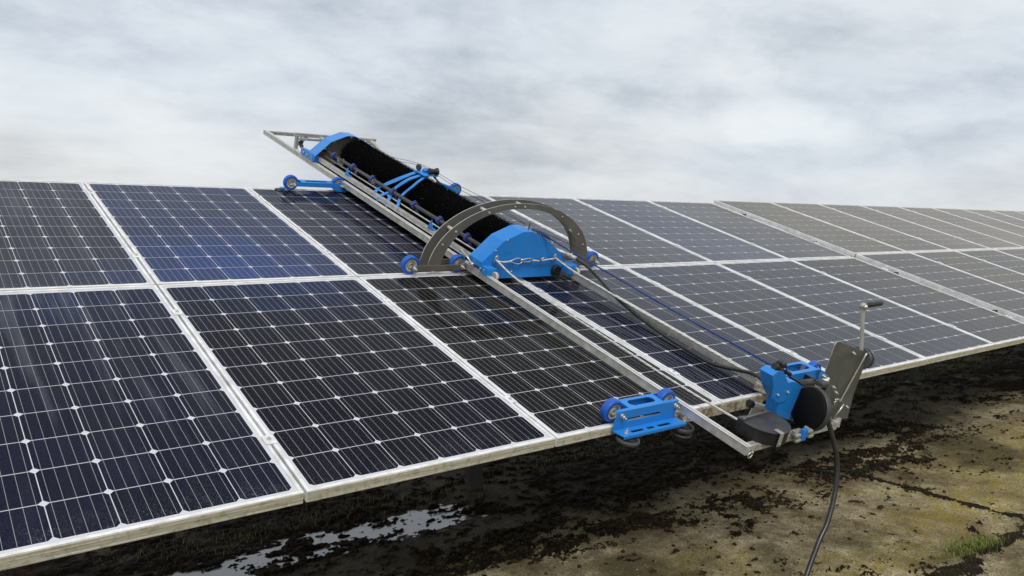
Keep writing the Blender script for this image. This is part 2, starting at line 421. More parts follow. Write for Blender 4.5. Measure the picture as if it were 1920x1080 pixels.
    def mesh(s, name, mats):
        me = bpy.data.meshes.new(name)
        me.from_pydata(s.v, [], s.f)
        for x in mats: me.materials.append(M[x])
        me.polygons.foreach_set('material_index', s.m)
        me.polygons.foreach_set('use_smooth', s.s)
        if any(u != (0, 0) for f in s.uv for u in f):
            ul = me.uv_layers.new(name='uv')
            ul.data.foreach_set('uv', [c for f in s.uv for u in f for c in u])
        me.validate(); me.update()
        import bmesh
        bm = bmesh.new(); bm.from_mesh(me)
        bmesh.ops.recalc_face_normals(bm, faces=bm.faces)
        if len(bm.faces) == 1:                      # a lone sheet faces up
            bm.faces.ensure_lookup_table(); bm.normal_update()
            if bm.faces[0].normal.z < 0: bmesh.ops.reverse_faces(bm, faces=bm.faces)
        bm.to_mesh(me); bm.free()
        return me
    def obj(s, name, mats, parent=None, mw=None):
        if isinstance(mats, str): mats = (mats,)
        o = bpy.data.objects.new(name, s.mesh(name, mats)); COL.objects.link(o)
        if parent is not None: o.parent = parent
        if mw is not None: o.matrix_world = mw
        return o

def slot(x0, x1, y0, y1, n=5):
    """rounded slot outline"""
    r = min(x1 - x0, y1 - y0) / 2; p = []
    for cx, cy, a0 in ((x1 - r, y1 - r, 0), (x0 + r, y1 - r, 90), (x0 + r, y0 + r, 180), (x1 - r, y0 + r, 270)):
        for i in range(n): 
            a = R(a0 + 90 * i / (n - 1)); p.append((cx + r * math.cos(a), cy + r * math.sin(a)))
    q = []
    for a in p:
        if not q or (abs(a[0] - q[-1][0]) + abs(a[1] - q[-1][1])) > 1e-6: q.append(a)
    return q
def rrect(x0, x1, y0, y1, r, n=4):
    p = []
    for cx, cy, a0 in ((x1 - r, y1 - r, 0), (x0 + r, y1 - r, 90), (x0 + r, y0 + r, 180), (x1 - r, y0 + r, 270)):
        for i in range(n):
            a = R(a0 + 90 * i / (n - 1)); p.append((cx + r * math.cos(a), cy + r * math.sin(a)))
    return p

def tag(o, label=None, cat=None, group=None, kind=None):
    if label: o['label'] = label
    if cat: o['category'] = cat
    if group: o['group'] = group
    if kind: o['kind'] = kind
    return o
def thing(name, mw, label, cat, group=None):
    o = bpy.data.objects.new(name, None); COL.objects.link(o)
    o.empty_display_size = 0.1; o.matrix_world = mw
    return tag(o, label, cat, group)

def catmull(pts, n=8):
    pts = [Vector(p) for p in pts]; out = []
    P = [pts[0] * 2 - pts[1]] + pts + [pts[-1] * 2 - pts[-2]]
    for i in range(1, len(P) - 2):
        for k in range(n):
            t = k / n
            out.append(0.5 * ((2 * P[i]) + (P[i + 1] - P[i - 1]) * t + (2 * P[i - 1] - 5 * P[i] + 4 * P[i + 1] - P[i + 2]) * t * t + (3 * P[i] - P[i - 1] - 3 * P[i + 1] + P[i + 2]) * t ** 3))
    out.append(pts[-1]); return out

# ------------------------------------------------------------------ ground
rng = np.random.default_rng(11)
def vnoise(x, y, seed):
    """smooth value noise, vectorised"""
    xi = np.floor(x).astype(np.int64); yi = np.floor(y).astype(np.int64)
    fx = x - xi; fy = y - yi
    fx = fx * fx * (3 - 2 * fx); fy = fy * fy * (3 - 2 * fy)
    def h(a, b):
        n = (a * 374761393 + b * 668265263 + seed * 1442695041) & 0xffffffff
        n = ((n ^ (n >> 13)) * 1274126177) & 0xffffffff
        n = n ^ (n >> 16)
        return (n & 0xffff) / 65535.0
    return (h(xi, yi) * (1 - fx) + h(xi + 1, yi) * fx) * (1 - fy) + (h(xi, yi + 1) * (1 - fx) + h(xi + 1, yi + 1) * fx) * fy
def fbm(x, y, seed, octv=5, gain=0.5):
    a = 1.0; s = 0; t = 0; f = 1.0
    for o in range(octv):
        s = s + a * vnoise(x * f + 17.3 * o, y * f - 9.1 * o, seed + o); t += a; a *= gain; f *= 2.03
    return s / t
def sm(x, a, b):
    t = np.clip((x - a) / (b - a), 0, 1); return t * t * (3 - 2 * t)

def axis(lo, hi, step, out_lo, out_hi, g=1.13):
    a = list(np.arange(lo, hi + 1e-6, step)); s = step
    while a[-1] < out_hi: s *= g; a.append(a[-1] + s)
    b = []; s = step; c = lo
    while c > out_lo: s *= g; c -= s; b.append(c)
    return np.array(b[::-1] + a)
ax = []; c = -0.9
while c < 12: ax.append(c); c += 0.0085 * max(1.0, (c + 0.97) / 3.2)
xs = np.array(ax); 
ext = []; s_ = 0.03; c = xs[-1]
while c < 900: s_ *= 1.25; c += s_; ext.append(c)
extl = []; s_ = 0.01; c = xs[0]
while c > -900: s_ *= 1.25; c -= s_; extl.append(c)
xs = np.concatenate([extl[::-1], xs, ext])
ys = axis(-1.25, 2.1, 0.0085, -900, 900, 1.22)
X, Y = np.meshgrid(xs, ys, indexing='ij')
near = sm(-np.abs(X - 5), -60, -20) * sm(-np.abs(Y), -40, -10)
# soil / moss clumps: ragged, strung out along the row; dense beyond y~1, sparse nearer
wx = (fbm(X * 3, Y * 3, 61, 3) - 0.5) * 0.5; wy = (fbm(X * 3 + 9, Y * 3, 62, 3) - 0.5) * 0.5
big = fbm(X * 1.1 + wx, Y * 2.6 + wy, 3, 4, 0.5)
med = fbm(X * 7.0 + wx * 6, Y * 13.0 + wy * 6, 21, 4, 0.6)
fine = fbm(X * 34, Y * 46, 41, 4, 0.65)
cover = sm(Y, 0.45, 1.25)
strip = np.exp(-((Y - 1.42) / 0.17) ** 2) * sm(X, -0.5, 0.2) * sm(-X, -1.78, -1.50)       # the puddle runs here
clump_raw = 0.34 * big + 0.36 * med + 0.30 * fine
thr = 0.592 - 0.125 * cover + 0.042 * strip
thr = thr - 0.050 * np.exp(-((Y - 0.62) / 0.30) ** 2) * (0.4 + 1.2 * sm(big, .42, .6))
clear_r = sm(X, 2.2, 3.4) * sm(-Y, -0.45, -0.10)
thr = thr + 0.050 * clear_r
soil = sm(clump_raw, thr, thr + 0.022)
hs = sm(clump_raw, thr - .01, thr + .10)
height = hs * (0.004 + 0.034 * np.clip(med - 0.35, 0, 1) + 0.014 * (fine - 0.4))
slab = (fbm(X * 0.8, Y * 0.8, 77, 3) - 0.5) * 0.012 + (fbm(X * 60, Y * 60, 90, 3, 0.6) - 0.5) * 0.0035
pud = np.exp(-((Y - 1.42 - 0.03 * np.sin(X * 3.0)) / 0.17) ** 2) * sm(X, -0.7, 0.0) * sm(-X, -1.80, -1.50)
slab = slab - 0.020 * pud + 0.040 * pud * (fbm(X * 13, Y * 30, 33, 5, .68) - .40)
# slab joints
jx = 3.90 + 0.06 * (Y - 0.0) + 0.02 * (fbm(X * 0 + 3, Y * 6, 5, 3) - 0.5)
joint = np.exp(-((X - jx) / 0.012) ** 2) * sm(-Y, -0.75, -0.45)
jy = -0.70 + 0.015 * (fbm(X * 4, Y * 0 + 2, 6, 3) - 0.5)
joint2 = np.exp(-((Y - jy) / 0.014) ** 2)
jt = np.maximum(joint, joint2)
soil_j = sm(fbm(X * 14, Y * 14, 55, 4, 0.6) + 0.42 * np.exp(-((X - jx) / 0.035) ** 2) * sm(-Y, -0.75, -0.45) + 0.42 * np.exp(-((Y - jy) / 0.045) ** 2), 0.70, 0.80)
slab = slab + 0.030 * np.exp(-((X - 1.77) ** 2 + (Y - 1.60) ** 2) / 0.16 ** 2)
Z = (slab + np.maximum(height, soil_j * (0.006 + 0.012 * fine)) - 0.012 * jt * (1 - soil_j)) * near
far_y = sm(Y, 1.9, 2.6)
Z = np.where(near < 0.02, 0.0, Z)
soil = np.maximum(soil, soil_j * 0.9)
nx, ny = X.shape
verts = np.stack([X.ravel(), Y.ravel(), Z.ravel()], 1)
idx = np.arange(nx * ny).reshape(nx, ny)
quads = np.stack([idx[:-1, :-1].ravel(), idx[1:, :-1].ravel(), idx[1:, 1:].ravel(), idx[:-1, 1:].ravel()], 1)
gm = bpy.data.meshes.new('ground')
gm.vertices.add(len(verts)); gm.vertices.foreach_set('co', verts.ravel().astype(np.float32))
gm.loops.add(quads.size); gm.loops.foreach_set('vertex_index', quads.ravel().astype(np.int32))
gm.polygons.add(len(quads)); gm.polygons.foreach_set('loop_start', np.arange(0, quads.size, 4, dtype=np.int32))
gm.polygons.foreach_set('use_smooth', np.ones(len(quads), dtype=bool))
gm.update(calc_edges=True)
at = gm.attributes.new('soil', 'FLOAT', 'POINT'); at.data.foreach_set('value', soil.ravel().astype(np.float32))

def ground_mat():
    mt = bpy.data.materials.new('mossy_concrete'); mt.use_nodes = True
    t = mt.node_tree; p = t.nodes['Principled BSDF']
    geo = N(t, 'ShaderNodeNewGeometry'); pos = geo.outputs['Position']
    sp = N(t, 'ShaderNodeSeparateXYZ'); t.links.new(pos, sp.inputs[0])
    a = N(t, 'ShaderNodeAttribute'); a.attribute_name = 'soil'; so = a.outputs['Fac']
    g1 = noise(t, pos, 2.2, 8, 0.6, 0.4); g2 = noise(t, pos, 14, 7, 0.65); g3 = noise(t, pos, 95, 6, 0.75)
    base = mixc(t, ramp(t, g1, [(0.35, 0.0), (0.65, 1.0)]), (0.24, 0.190, 0.100), (0.76, 0.67, 0.45))
    base = mixc(t, mathn(t, 'MULTIPLY', ramp(t, g2, [(0.42, 0.0), (0.66, 1.0)]), 0.7), base, (0.12, 0.090, 0.036))
    g4 = noise(t, pos, 32, 8, 0.8)
    base = mixc(t, mathn(t, 'MULTIPLY', ramp(t, g4, [(0.49, 0.0), (0.60, 1.0)]), 0.42), base, (0.085, 0.062, 0.030))
    spk = noise(t, pos, 260, 2, 0.5)
    base = mixc(t, mathn(t, 'MULTIPLY', ramp(t, spk, [(0.70, 0.0), (0.76, 1.0)]), 0.6), base, (0.42, 0.40, 0.34))
    # yellow-green algae in broad runs
    al = noise(t, mapping(t, pos, (0.7, 1.7, 1), (0, 0, R(-12)), (4.4, 2.1, 0)), 1.5, 6, 0.6, 0.3)
    alm = ramp(t, al, [(0.46, 0.0), (0.64, 1.0)])
    front = ramp(t, sp.outputs[1], [(0.0, 1.0), (0.45, 0.0)])
    base = mixc(t, mathn(t, 'MULTIPLY', mathn(t, 'MULTIPLY', mathn(t, 'MAXIMUM', alm, ramp(t, mathn(t, 'ADD', mathn(t, 'MULTIPLY', sp.outputs[0], 0.1), mathn(t, 'MULTIPLY', mathn(t, 'SUBTRACT', g1, 0.5), 0.4)), [(0.36, 0.0), (0.50, 0.9)])), front), ramp(t, g2, [(0.40, 0.25), (0.60, 0.85)])), base, (0.42, 0.335, 0.055))
    base = mixc(t, mathn(t, 'MULTIPLY', ramp(t, g3, [(0.46, 0.0), (0.60, 1.0)]), 0.75), base, (0.07, 0.055, 0.032))
    dk = noise(t, mapping(t, pos, (1, 1, 1), (0, 0, 0), (8, 8, 0)), 1.1, 6, 0.6)
    base = mixc(t, mathn(t, 'MULTIPLY', ramp(t, dk, [(0.46, 0.0), (0.58, 1.0)]), 0.80), base, (0.062, 0.052, 0.024))
    # wet mossy concrete behind the drip line, with panel shade painted into its colour
    damp_shade = ramp(t, mathn(t, 'ADD', sp.outputs[1], mathn(t, 'MULTIPLY', mathn(t, 'SUBTRACT', g1, 0.5), 0.9)), [(0.75, 0.0), (1.25, 1.0)])
    base = mixc(t, mathn(t, 'MULTIPLY', damp_shade, 0.80), base, (0.026, 0.024, 0.017))
    sc = mixc(t, ramp(t, g2, [(0.38, 0.0), (0.62, 1.0)]), (0.005, 0.004, 0.003), (0.030, 0.018, 0.009))
    gr = noise(t, pos, 5, 4, 0.6)
    sc = mixc(t, mathn(t, 'MULTIPLY', ramp(t, gr, [(0.54, 0.0), (0.66, 1.0)]), 0.5), sc, (0.016, 0.020, 0.005))
    brk = noise(t, pos, 75, 5, 0.7)
    so2 = ramp(t, mathn(t, 'ADD', so, mathn(t, 'MULTIPLY', mathn(t, 'SUBTRACT', brk, 0.5), 2.2)), [(0.40, 0.0), (0.62, 1.0)])
    fin = mixc(t, so2, base, sc)
    t.links.new(fin, p.inputs['Base Color'])
    t.links.new(mathn(t, 'SUBTRACT', 0.92, mathn(t, 'MULTIPLY', damp_shade, 0.12)), p.inputs['Roughness'])
    p.inputs['Specular IOR Level'].default_value = 0.15
    b = N(t, 'ShaderNodeBump'); b.inputs['Strength'].default_value = 1.0; b.inputs['Distance'].default_value = 0.012
    h = mathn(t, 'ADD', g3, mathn(t, 'MULTIPLY', g2, 1.2))
    t.links.new(h, b.inputs['Height']); t.links.new(b.outputs[0], p.inputs['Normal'])
    return mt
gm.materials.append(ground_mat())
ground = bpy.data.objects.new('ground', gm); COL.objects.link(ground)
tag(ground, 'brown mossy concrete ground with soil patches and a slab joint', kind='structure')

def water_mat():
    mt = bpy.data.materials.new('shallow_water'); mt.use_nodes = True
    t = mt.node_tree
    for n in list(t.nodes): t.nodes.remove(n)
    fr = N(t, 'ShaderNodeFresnel'); fr.inputs['IOR'].default_value = 1.75
    gl = N(t, 'ShaderNodeBsdfGlossy'); gl.inputs['Roughness'].default_value = 0.03
    geo = N(t, 'ShaderNodeNewGeometry')
    b = N(t, 'ShaderNodeBump'); b.inputs['Strength'].default_value = 0.08; b.inputs['Distance'].default_value = 0.002
    t.links.new(noise(t, geo.outputs['Position'], 30, 3), b.inputs['Height']); t.links.new(b.outputs[0], gl.inputs['Normal'])
    tr = N(t, 'ShaderNodeBsdfTransparent'); tr.inputs['Color'].default_value = (0.55, 0.56, 0.55, 1)
    df = N(t, 'ShaderNodeBsdfDiffuse'); df.inputs['Color'].default_value = (0.60, 0.62, 0.66, 1)
    m0 = N(t, 'ShaderNodeMixShader'); m0.inputs[0].default_value = 0.6
    t.links.new(tr.outputs[0], m0.inputs[1]); t.links.new(df.outputs[0], m0.inputs[2])
    m1 = N(t, 'ShaderNodeMixShader'); t.links.new(mathn(t, 'MULTIPLY', fr.outputs[0], 1.0), m1.inputs[0])
    t.links.new(m0.outputs[0], m1.inputs[1]); t.links.new(gl.outputs[0], m1.inputs[2])
    o = N(t, 'ShaderNodeOutputMaterial'); t.links.new(m1.outputs[0], o.inputs['Surface'])
    return mt
M['water'] = water_mat()
b = MB(); b.add([(-0.8, 1.15, -0.0075), (2.35, 1.15, -0.0075), (2.35, 1.72, -0.0075), (-0.8, 1.72, -0.0075)], [(0, 1, 2, 3)])
tag(b.obj('puddle', 'water'), 'long ragged puddle under the edge of the panels', kind='structure')

def ground_z(x, y):
    i = int(np.clip(np.searchsorted(xs, x), 0, nx - 1)); j = int(np.clip(np.searchsorted(ys, y), 0, ny - 1))
    return float(Z[i, j]), float(soil[i, j])

# loose clods of soil and moss
M['soil'] = mat('dark_soil', (0.032, 0.021, 0.011), 0.95, var=0.6, vscale=40, dirt=(0.035, 0.040, 0.014), dirt_amt=0.6, dscale=9, spec=0.2)
M['pebble'] = mat('pale_grit', (0.34, 0.32, 0.27), 0.8, var=0.4, vscale=60)
ICO_V = []; ph = (1 + 5 ** 0.5) / 2
for a, bb in ((-1, ph), (1, ph), (-1, -ph), (1, -ph)): ICO_V.append((a, bb, 0))
for a, bb in ((-1, ph), (1, ph), (-1, -ph), (1, -ph)): ICO_V.append((0, a, bb))
for a, bb in ((ph, -1), (ph, 1), (-ph, -1), (-ph, 1)): ICO_V.append((a, 0, bb))
ICO_F = [(0, 11, 5), (0, 5, 1), (0, 1, 7), (0, 7, 10), (0, 10, 11), (1, 5, 9), (5, 11, 4), (11, 10, 2), (10, 7, 6), (7, 1, 8), (3, 9, 4), (3, 4, 2), (3, 2, 6), (3, 6, 8), (3, 8, 9), (4, 9, 5), (2, 4, 11), (6, 2, 10), (8, 6, 7), (9, 8, 1)]
IV = np.array(ICO_V) / (1 + ph * ph) ** 0.5; IF = np.array(ICO_F)
def scatter(name, matname, n, xr, yr, sz, keep, flat=0.7, label=None):
    V = []; F = []; k = 0
    for _ in range(n):
        x = random.uniform(*xr) if random.random() < 0.5 else xr[0] + (xr[1] - xr[0]) * random.random() ** 1.6
        y = random.uniform(*yr); z, sl = ground_z(x, y)
        if not keep(x, y, sl): continue
        s = sz[0] + (sz[1] - sz[0]) * random.random() ** 3
        v = IV * (1 + rng.uniform(-0.35, 0.35, (12, 1))) * np.array([s * random.uniform(.7, 1.4), s * random.uniform(.7, 1.4), s * flat])
        a = random.uniform(0, 6.28); ca, sa = math.cos(a), math.sin(a)
        v = np.stack([v[:, 0] * ca - v[:, 1] * sa + x, v[:, 0] * sa + v[:, 1] * ca + y, v[:, 2] + z + s * 0.15], 1)
        V.append(v); F.append(IF + k); k += 12
    me = bpy.data.meshes.new(name); me.from_pydata(np.concatenate(V).tolist(), [], np.concatenate(F).tolist())
    me.materials.append(M[matname]); me.update()
    o = bpy.data.objects.new(name, me); COL.objects.link(o)
    return tag(o, label, kind='stuff')
scatter('soil_clods', 'soil', 60000, (-0.2, 9.5), (-0.2, 1.5), (0.0020, 0.0125), lambda x, y, s: (s > 0.02 and y < 1.1) or (s > 0.02 and random.random() < .3) or random.random() < 0.03, label='crumbs and clods of dark soil and moss on the concrete')
scatter('soil_clods', 'soil', 9000, (1.6, 6.5), (-1.1, 0.1), (0.0012, 0.006), lambda x, y, s: s > 0.1 or random.random() < 0.10, label='fine crumbs of dark soil on the pale front concrete')
scatter('grit', 'pebble', 9000, (1.5, 8), (-1.2, 0.9), (0.0008, 0.0032), lambda x, y, s: s < 0.3, label='pale grit scattered over the concrete')

# grass and moss along the joint
def grass(name, n, pts, spread, h, label):
    V = []; F = []
    for _ in range(n):
        cx, cy = random.choice(pts)
        x = cx + random.gauss(0, spread[0]); y = cy + random.gauss(0, spread[1])
        z = ground_z(x, y)[0]; a = random.uniform(0, 6.28); L = h * random.uniform(0.35, 1.2)
        lean = random.uniform(0.2, 1.1) * L; w = 0.0011
        d = (math.cos(a), math.sin(a)); q = (-d[1] * w, d[0] * w); k = len(V)
        V += [(x - q[0], y - q[1], z - 0.002), (x + q[0], y + q[1], z - 0.002),
              (x + d[0] * lean * .4 + q[0] * .8, y + d[1] * lean * .4 + q[1] * .8, z + L * .65), (x + d[0] * lean * .4 - q[0] * .8, y + d[1] * lean * .4 - q[1] * .8, z + L * .65),
              (x + d[0] * lean, y + d[1] * lean, z + L * .9)]
        F += [(k, k + 1, k + 2, k + 3), (k + 3, k + 2, k + 4)]
    me = bpy.data.meshes.new(name); me.from_pydata(V, [], F); me.materials.append(M['grass' if name == 'grass' else 'moss']); me.update()
    o = bpy.data.objects.new(name, me); COL.objects.link(o); return tag(o, label, kind='stuff')
M['grass'] = mat('short_grass', (0.16, 0.20, 0.035), 0.6, var=0.5, vscale=30, dirt=(0.16, 0.14, 0.05), dirt_amt=0.7, dscale=20)
M['moss'] = mat('dull_moss', (0.050, 0.055, 0.014), 0.8, var=0.5, vscale=30, dirt=(0.05, 0.035, 0.015), dirt_amt=0.8, dscale=20)
grass('grass', 1500, [(3.10 + .04 * i, -0.60 - 0.008 * i) for i in range(8)], (0.05, 0.030), 0.032, 'small tuft of green grass growing in the slab joint')
grass('moss', 1500, [(2.55 + i * 0.05, -0.70) for i in range(40)], (0.04, 0.012), 0.008, 'low green moss along the slab joint')
grass('moss', 700, [(3.9 + 0.06 * (y / 20), y / 20) for y in range(-14, 12)], (0.010, 0.03), 0.006, 'thin moss line in the cross joint of the slabs')
grass('grass', 3500, [(0.1 + i * 0.35, 1.75) for i in range(28)], (0.2, 0.10), 0.03, 'sparse short grass in the shade under the panels')

# ------------------------------------------------------------------ solar panels
PW, PL, FT = PU - 0.010, 1.700, 0.040       # panel size, frame depth
LIP = 0.012; CELL = 0.1565; CELLY = 0.1610
MARGX = (PW - 2 * LIP - 6 * 0.1592) / 2; PITX = 0.1592
PITY = 0.1645; MARGY = (PL - 2 * LIP - 10 * PITY) / 2
def frame_mesh():
    b = MB()
    w, l, t = PW, PL, FT
    # long sides run full length, short sides butt between them; thin lip over the glass
    for x0, x1 in ((0, LIP), (w - LIP, w)): b.box((x0, 0, -t), (x1, l, 0), 0, 0.0012)
    b.box((LIP, 0.0, -t), (w - LIP, LIP, -0.0004), 0)
    b.box((LIP, l - LIP, -t), (w - LIP, l, -0.0004), 0)
    # stained outward skin on the lower edge, with the two fine ribs of the extrusion
    b.box((0.0015, -0.0022, -t + 0.002), (w - 0.0015, -0.0001, -0.004), 1)
    b.box((0.0015, -0.0034, -t + 0.002), (w - 0.0015, -0.0023, -t + 0.007), 1)
    b.box((0.0015, -0.0031, -0.016), (w - 0.0015, -0.0023, -0.0145), 1)
    # inner return flange under the laminate
    b.box((LIP, LIP, -t), (w - LIP, LIP + 0.02, -t + 0.002), 0)
    return b.mesh('frame', ('frame', 'side'))
def cell_mesh():
    b = MB(); s = CELL / 2; c = 0.0118
    h = CELLY / 2; oc = [(-s + c, -h), (s - c, -h), (s, -h + c), (s, h - c), (s - c, h), (-s + c, h), (-s, h - c), (-s, -h + c)]
    b.add([(x, y, 0) for x, y in oc] + [(x, y, -0.0003) for x, y in oc], [tuple(range(8))] + [(i, (i + 1) % 8, 8 + (i + 1) % 8, 8 + i) for i in range(8)], 0)
    for k in range(5):
        x = (-2 + k) * 0.0312; hw = 0.0005
        b.add([(x - hw, -h + 0.001, 0.00012), (x + hw, -h + 0.001, 0.00012), (x + hw, h - 0.001, 0.00012), (x - hw, h - 0.001, 0.00012)], [(0, 1, 2, 3)], 1)
    return b.mesh('solar_cell', ('cell', 'busbar'))
FM = frame_mesh(); CM = cell_mesh()
b = MB(); b.box((LIP, LIP, -0.0062), (PW - LIP, PL - LIP, -0.0052)); BM_ = b.mesh('backsheet', ('backsheet',))
b = MB(); b.add([(LIP, LIP, -0.0018), (PW - LIP, LIP, -0.0018), (PW - LIP, PL - LIP, -0.0018), (LIP, PL - LIP, -0.0018)], [(0, 1, 2, 3)]); GM_ = b.mesh('glass', ('glass',))
# clamp that bridges the gap to the next panel, with its bolt
b = MB(); b.box((PW - 0.013, -0.026, 0.0006), (PW + 0.023, 0.026, 0.0040), 0, 0.0008); b.box((PW + 0.001, -0.024, -0.03), (PW + 0.009, 0.024, 0.0006)); CLM = b.mesh('clamp', ('frame',))
b = MB(); b.cyl((PW + 0.005, 0, 0.004), (PW + 0.005, 0, 0.0095), 0.0075, 6); b.cyl((PW + 0.005, 0, 0.0095), (PW + 0.005, 0, 0.0125), 0.0045, 8); BLM = b.mesh('bolt', ('steel',))
# joined cells for the far panels
def far_cells():
    b = MB(); s = CELL / 2; c = 0.0118
    h = CELLY / 2; oc = [(-s + c, -h), (s - c, -h), (s, -h + c), (s, h - c), (s - c, h), (-s + c, h), (-s, h - c), (-s, -h + c)]
    for i in range(6):
        for j in range(10):
            cx = LIP + MARGX + PITX * (i + .5); cy = LIP + MARGY + PITY * (j + .5)
            b.add([(x + cx, y + cy, -0.0049) for x, y in oc], [tuple(range(8))], 0)
            for k in range(5):
                x = cx + (-2 + k) * 0.0312; hw = 0.0005
                b.add([(x - hw, cy - h, -0.0047), (x + hw, cy - h, -0.0047), (x + hw, cy + h, -0.0047), (x - hw, cy + h, -0.0047)], [(0, 1, 2, 3)], 1)
    return b.mesh('solar_cells', ('cell', 'busbar'))
FCM = far_cells()

def lk(me, name, parent, loc=(0, 0, 0)):
    o = bpy.data.objects.new(name, me); COL.objects.link(o); o.parent = parent; o.location = loc
    return o
tints = {'black': (0.0052, 0.0050, 0.0110), 'blue': (0.005, 0.011, 0.045), 'deep': (0.0046, 0.0056, 0.0200), 'brown': (0.0085, 0.0068, 0.0060), 'olive': (0.021, 0.020, 0.011), 'grey': (0.011, 0.011, 0.018)}
ORD = ['first', 'second', 'third', 'fourth', 'fifth', 'sixth', 'seventh', 'eighth', 'ninth', 'tenth', 'eleventh', 'twelfth', 'thirteenth', 'fourteenth', 'fifteenth', 'sixteenth']
up_t = {-1: 'deep', 0: 'blue', 1: 'deep', 2: 'deep', 3: 'grey', 4: 'blue', 5: 'deep', 6: 'olive', 7: 'grey', 8: 'grey', 9: 'grey', 10: 'olive'}
lo_t = {-1: 'deep', 0: 'black', 1: 'brown', 2: 'deep', 3: 'grey', 4: 'grey', 5: 'brown', 6: 'grey', 7: 'olive'}
spec_lab = {
    ('lower', -1): 'lower row solar panel filling the left corner, with pale drip streaks on dark cells',
    ('lower', 0): 'near lower row solar panel with black cells, right of the streaked corner panel',
    ('lower', 1): 'lower row solar panel crossed by the aluminium rail, blue roller carriage at its edge',
    ('lower', 2): 'wet lower row solar panel right of the rail, under the ropes and black hose',
    ('lower', 3): 'lower row solar panel just behind the crank winch, blue rope over its corner',
    ('upper', -1): 'upper row solar panel cut by the left edge, dusty grey cells',
    ('upper', 0): 'upper row solar panel with deep blue cells, whole, left of the brush machine',
    ('upper', 1): 'upper row solar panel half wet beside the brush, left blue roller on its top edge',
    ('upper', 2): 'upper row solar panel mostly hidden behind the black brush and blue hood',
    ('upper', 3): 'upper row solar panel just right of the brush, seen through the grey arch',
}
def solar_panel(i, row):
    off = 0.0 if i < 6 else 0.042
    raise_w = 0.0 if i < 6 else 0.030
    vb = 0.007 if row == 'upper' else -1.708
    base = PLANE @ Matrix.Translation((i * PU + 0.005 + off, vb, raise_w)) @ Matrix.Rotation(random.uniform(-.0012, .0012), 4, 'Y')
    lab = spec_lab.get((row, i))
    if not lab:
        if i < 6:
            lab = '%s row solar panel, %s to the right of the machine in the near table' % (row, ORD[i - 2] if row == 'upper' else ORD[i - 3] if i > 3 else ORD[0])
        else:
            lab = '%s row solar panel, %s from the left in the raised far table' % (row, ORD[i - 6])
    p = thing('solar_panel', base, lab, 'solar panel', 'solar panels set in two rows on the tilted racks')
    lk(FM, 'frame', p); lk(BM_, 'backsheet', p); lk(GM_, 'glass', p)
    tn = tints[(up_t if row == 'upper' else lo_t).get(i, 'grey')]
    if i <= 8:
        for a in range(6):
            for c in range(10):
                cx, cy = LIP + MARGX + PITX * (a + .5), LIP + MARGY + PITY * (c + .5)
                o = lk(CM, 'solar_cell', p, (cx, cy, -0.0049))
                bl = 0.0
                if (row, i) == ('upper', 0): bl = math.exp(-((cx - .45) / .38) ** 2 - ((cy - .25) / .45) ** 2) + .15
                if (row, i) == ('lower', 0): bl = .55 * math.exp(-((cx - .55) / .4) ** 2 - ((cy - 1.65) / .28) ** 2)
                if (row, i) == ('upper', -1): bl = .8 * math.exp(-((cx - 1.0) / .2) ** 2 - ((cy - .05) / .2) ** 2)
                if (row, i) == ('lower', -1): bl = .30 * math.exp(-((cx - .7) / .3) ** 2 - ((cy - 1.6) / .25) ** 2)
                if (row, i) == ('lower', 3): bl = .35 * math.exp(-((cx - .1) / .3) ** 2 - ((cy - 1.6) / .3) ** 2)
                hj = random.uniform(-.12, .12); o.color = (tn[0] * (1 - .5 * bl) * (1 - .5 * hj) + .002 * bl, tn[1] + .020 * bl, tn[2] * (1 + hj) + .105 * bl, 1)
    else:
        o = lk(FCM, 'solar_cells', p); o.color = (*tn, 1); o['kind'] = 'stuff'
    for fy in (0.18, 0.81):
        c = lk(CLM, 'clamp', p, (0, PL * (fy if row == 'lower' else (0.22 if fy < .5 else 0.86)), 0))
        lk(BLM, 'bolt', c)
    return p
for i in range(-1, 17):
    for row in ('upper', 'lower'):
        solar_panel(i, row)

# ------------------------------------------------------------------ racks under the panels
def rack(x0, x1, posts, dw, label):
    t = thing('mounting_frame', Matrix.Translation(((x0 + x1) / 2, 1.6, 0)), label, 'mounting frame', 'steel racks under the solar panels')
    P2 = lambda u, v, w: PLANE @ Vector((u, v, w + dw))
    for v in (-1.28, -0.42, 0.42, 1.28):
        b = MB(); b.beam(P2(x0, v, -0.067), P2(x1, v, -0.067), 0.045, 0.05); o = b.obj('purlin', 'post'); o.parent = t; o.matrix_parent_inverse = t.matrix_world.inverted()
    for px in posts:
        b = MB(); b.beam(P2(px, -1.45, -0.13), P2(px, 1.45, -0.13), 0.06, 0.07); o = b.obj('rafter', 'post'); o.parent = t; o.matrix_parent_inverse = t.matrix_world.inverted()
        b = MB(); zt = 1.18 + dw
        # C-section post with returned lips
        sec = [(-.045, -.03), (.045, -.03), (.045, .03), (.030, .03), (.030, .026), (.041, .026), (.041, -.026), (-.041, -.026), (-.041, .026), (-.030, .026), (-.030, .03), (-.045, .03)]
        b.prism(sec, [], (px, 1.60, -0.1), (1, 0, 0), (0, 1, 0), (0, 0, 1), zt + 0.06)
        o = b.obj('post', 'post'); o.parent = t; o.matrix_parent_inverse = t.matrix_world.inverted()
        b = MB(); b.lathe((px, 1.6, -0.06), (0, 0, 1), [(1e-5, 0.0), (.11, 0), (.10, .055), (.06, .075), (1e-5, .078)], 14, closed=False); o = b.obj('footing', 'concrete'); o.parent = t; o.matrix_parent_inverse = t.matrix_world.inverted()
        b = MB(); b.beam((px, 1.63, 0.55), (px, 2.75, 1.42 + dw), 0.04, 0.04); o = b.obj('brace', 'post'); o.parent = t; o.matrix_parent_inverse = t.matrix_world.inverted()
    return t
rack(-1.2, 6.06, (1.77, 4.55), 0.0, 'dark steel post and rails under the near panels, one post beside the puddle')
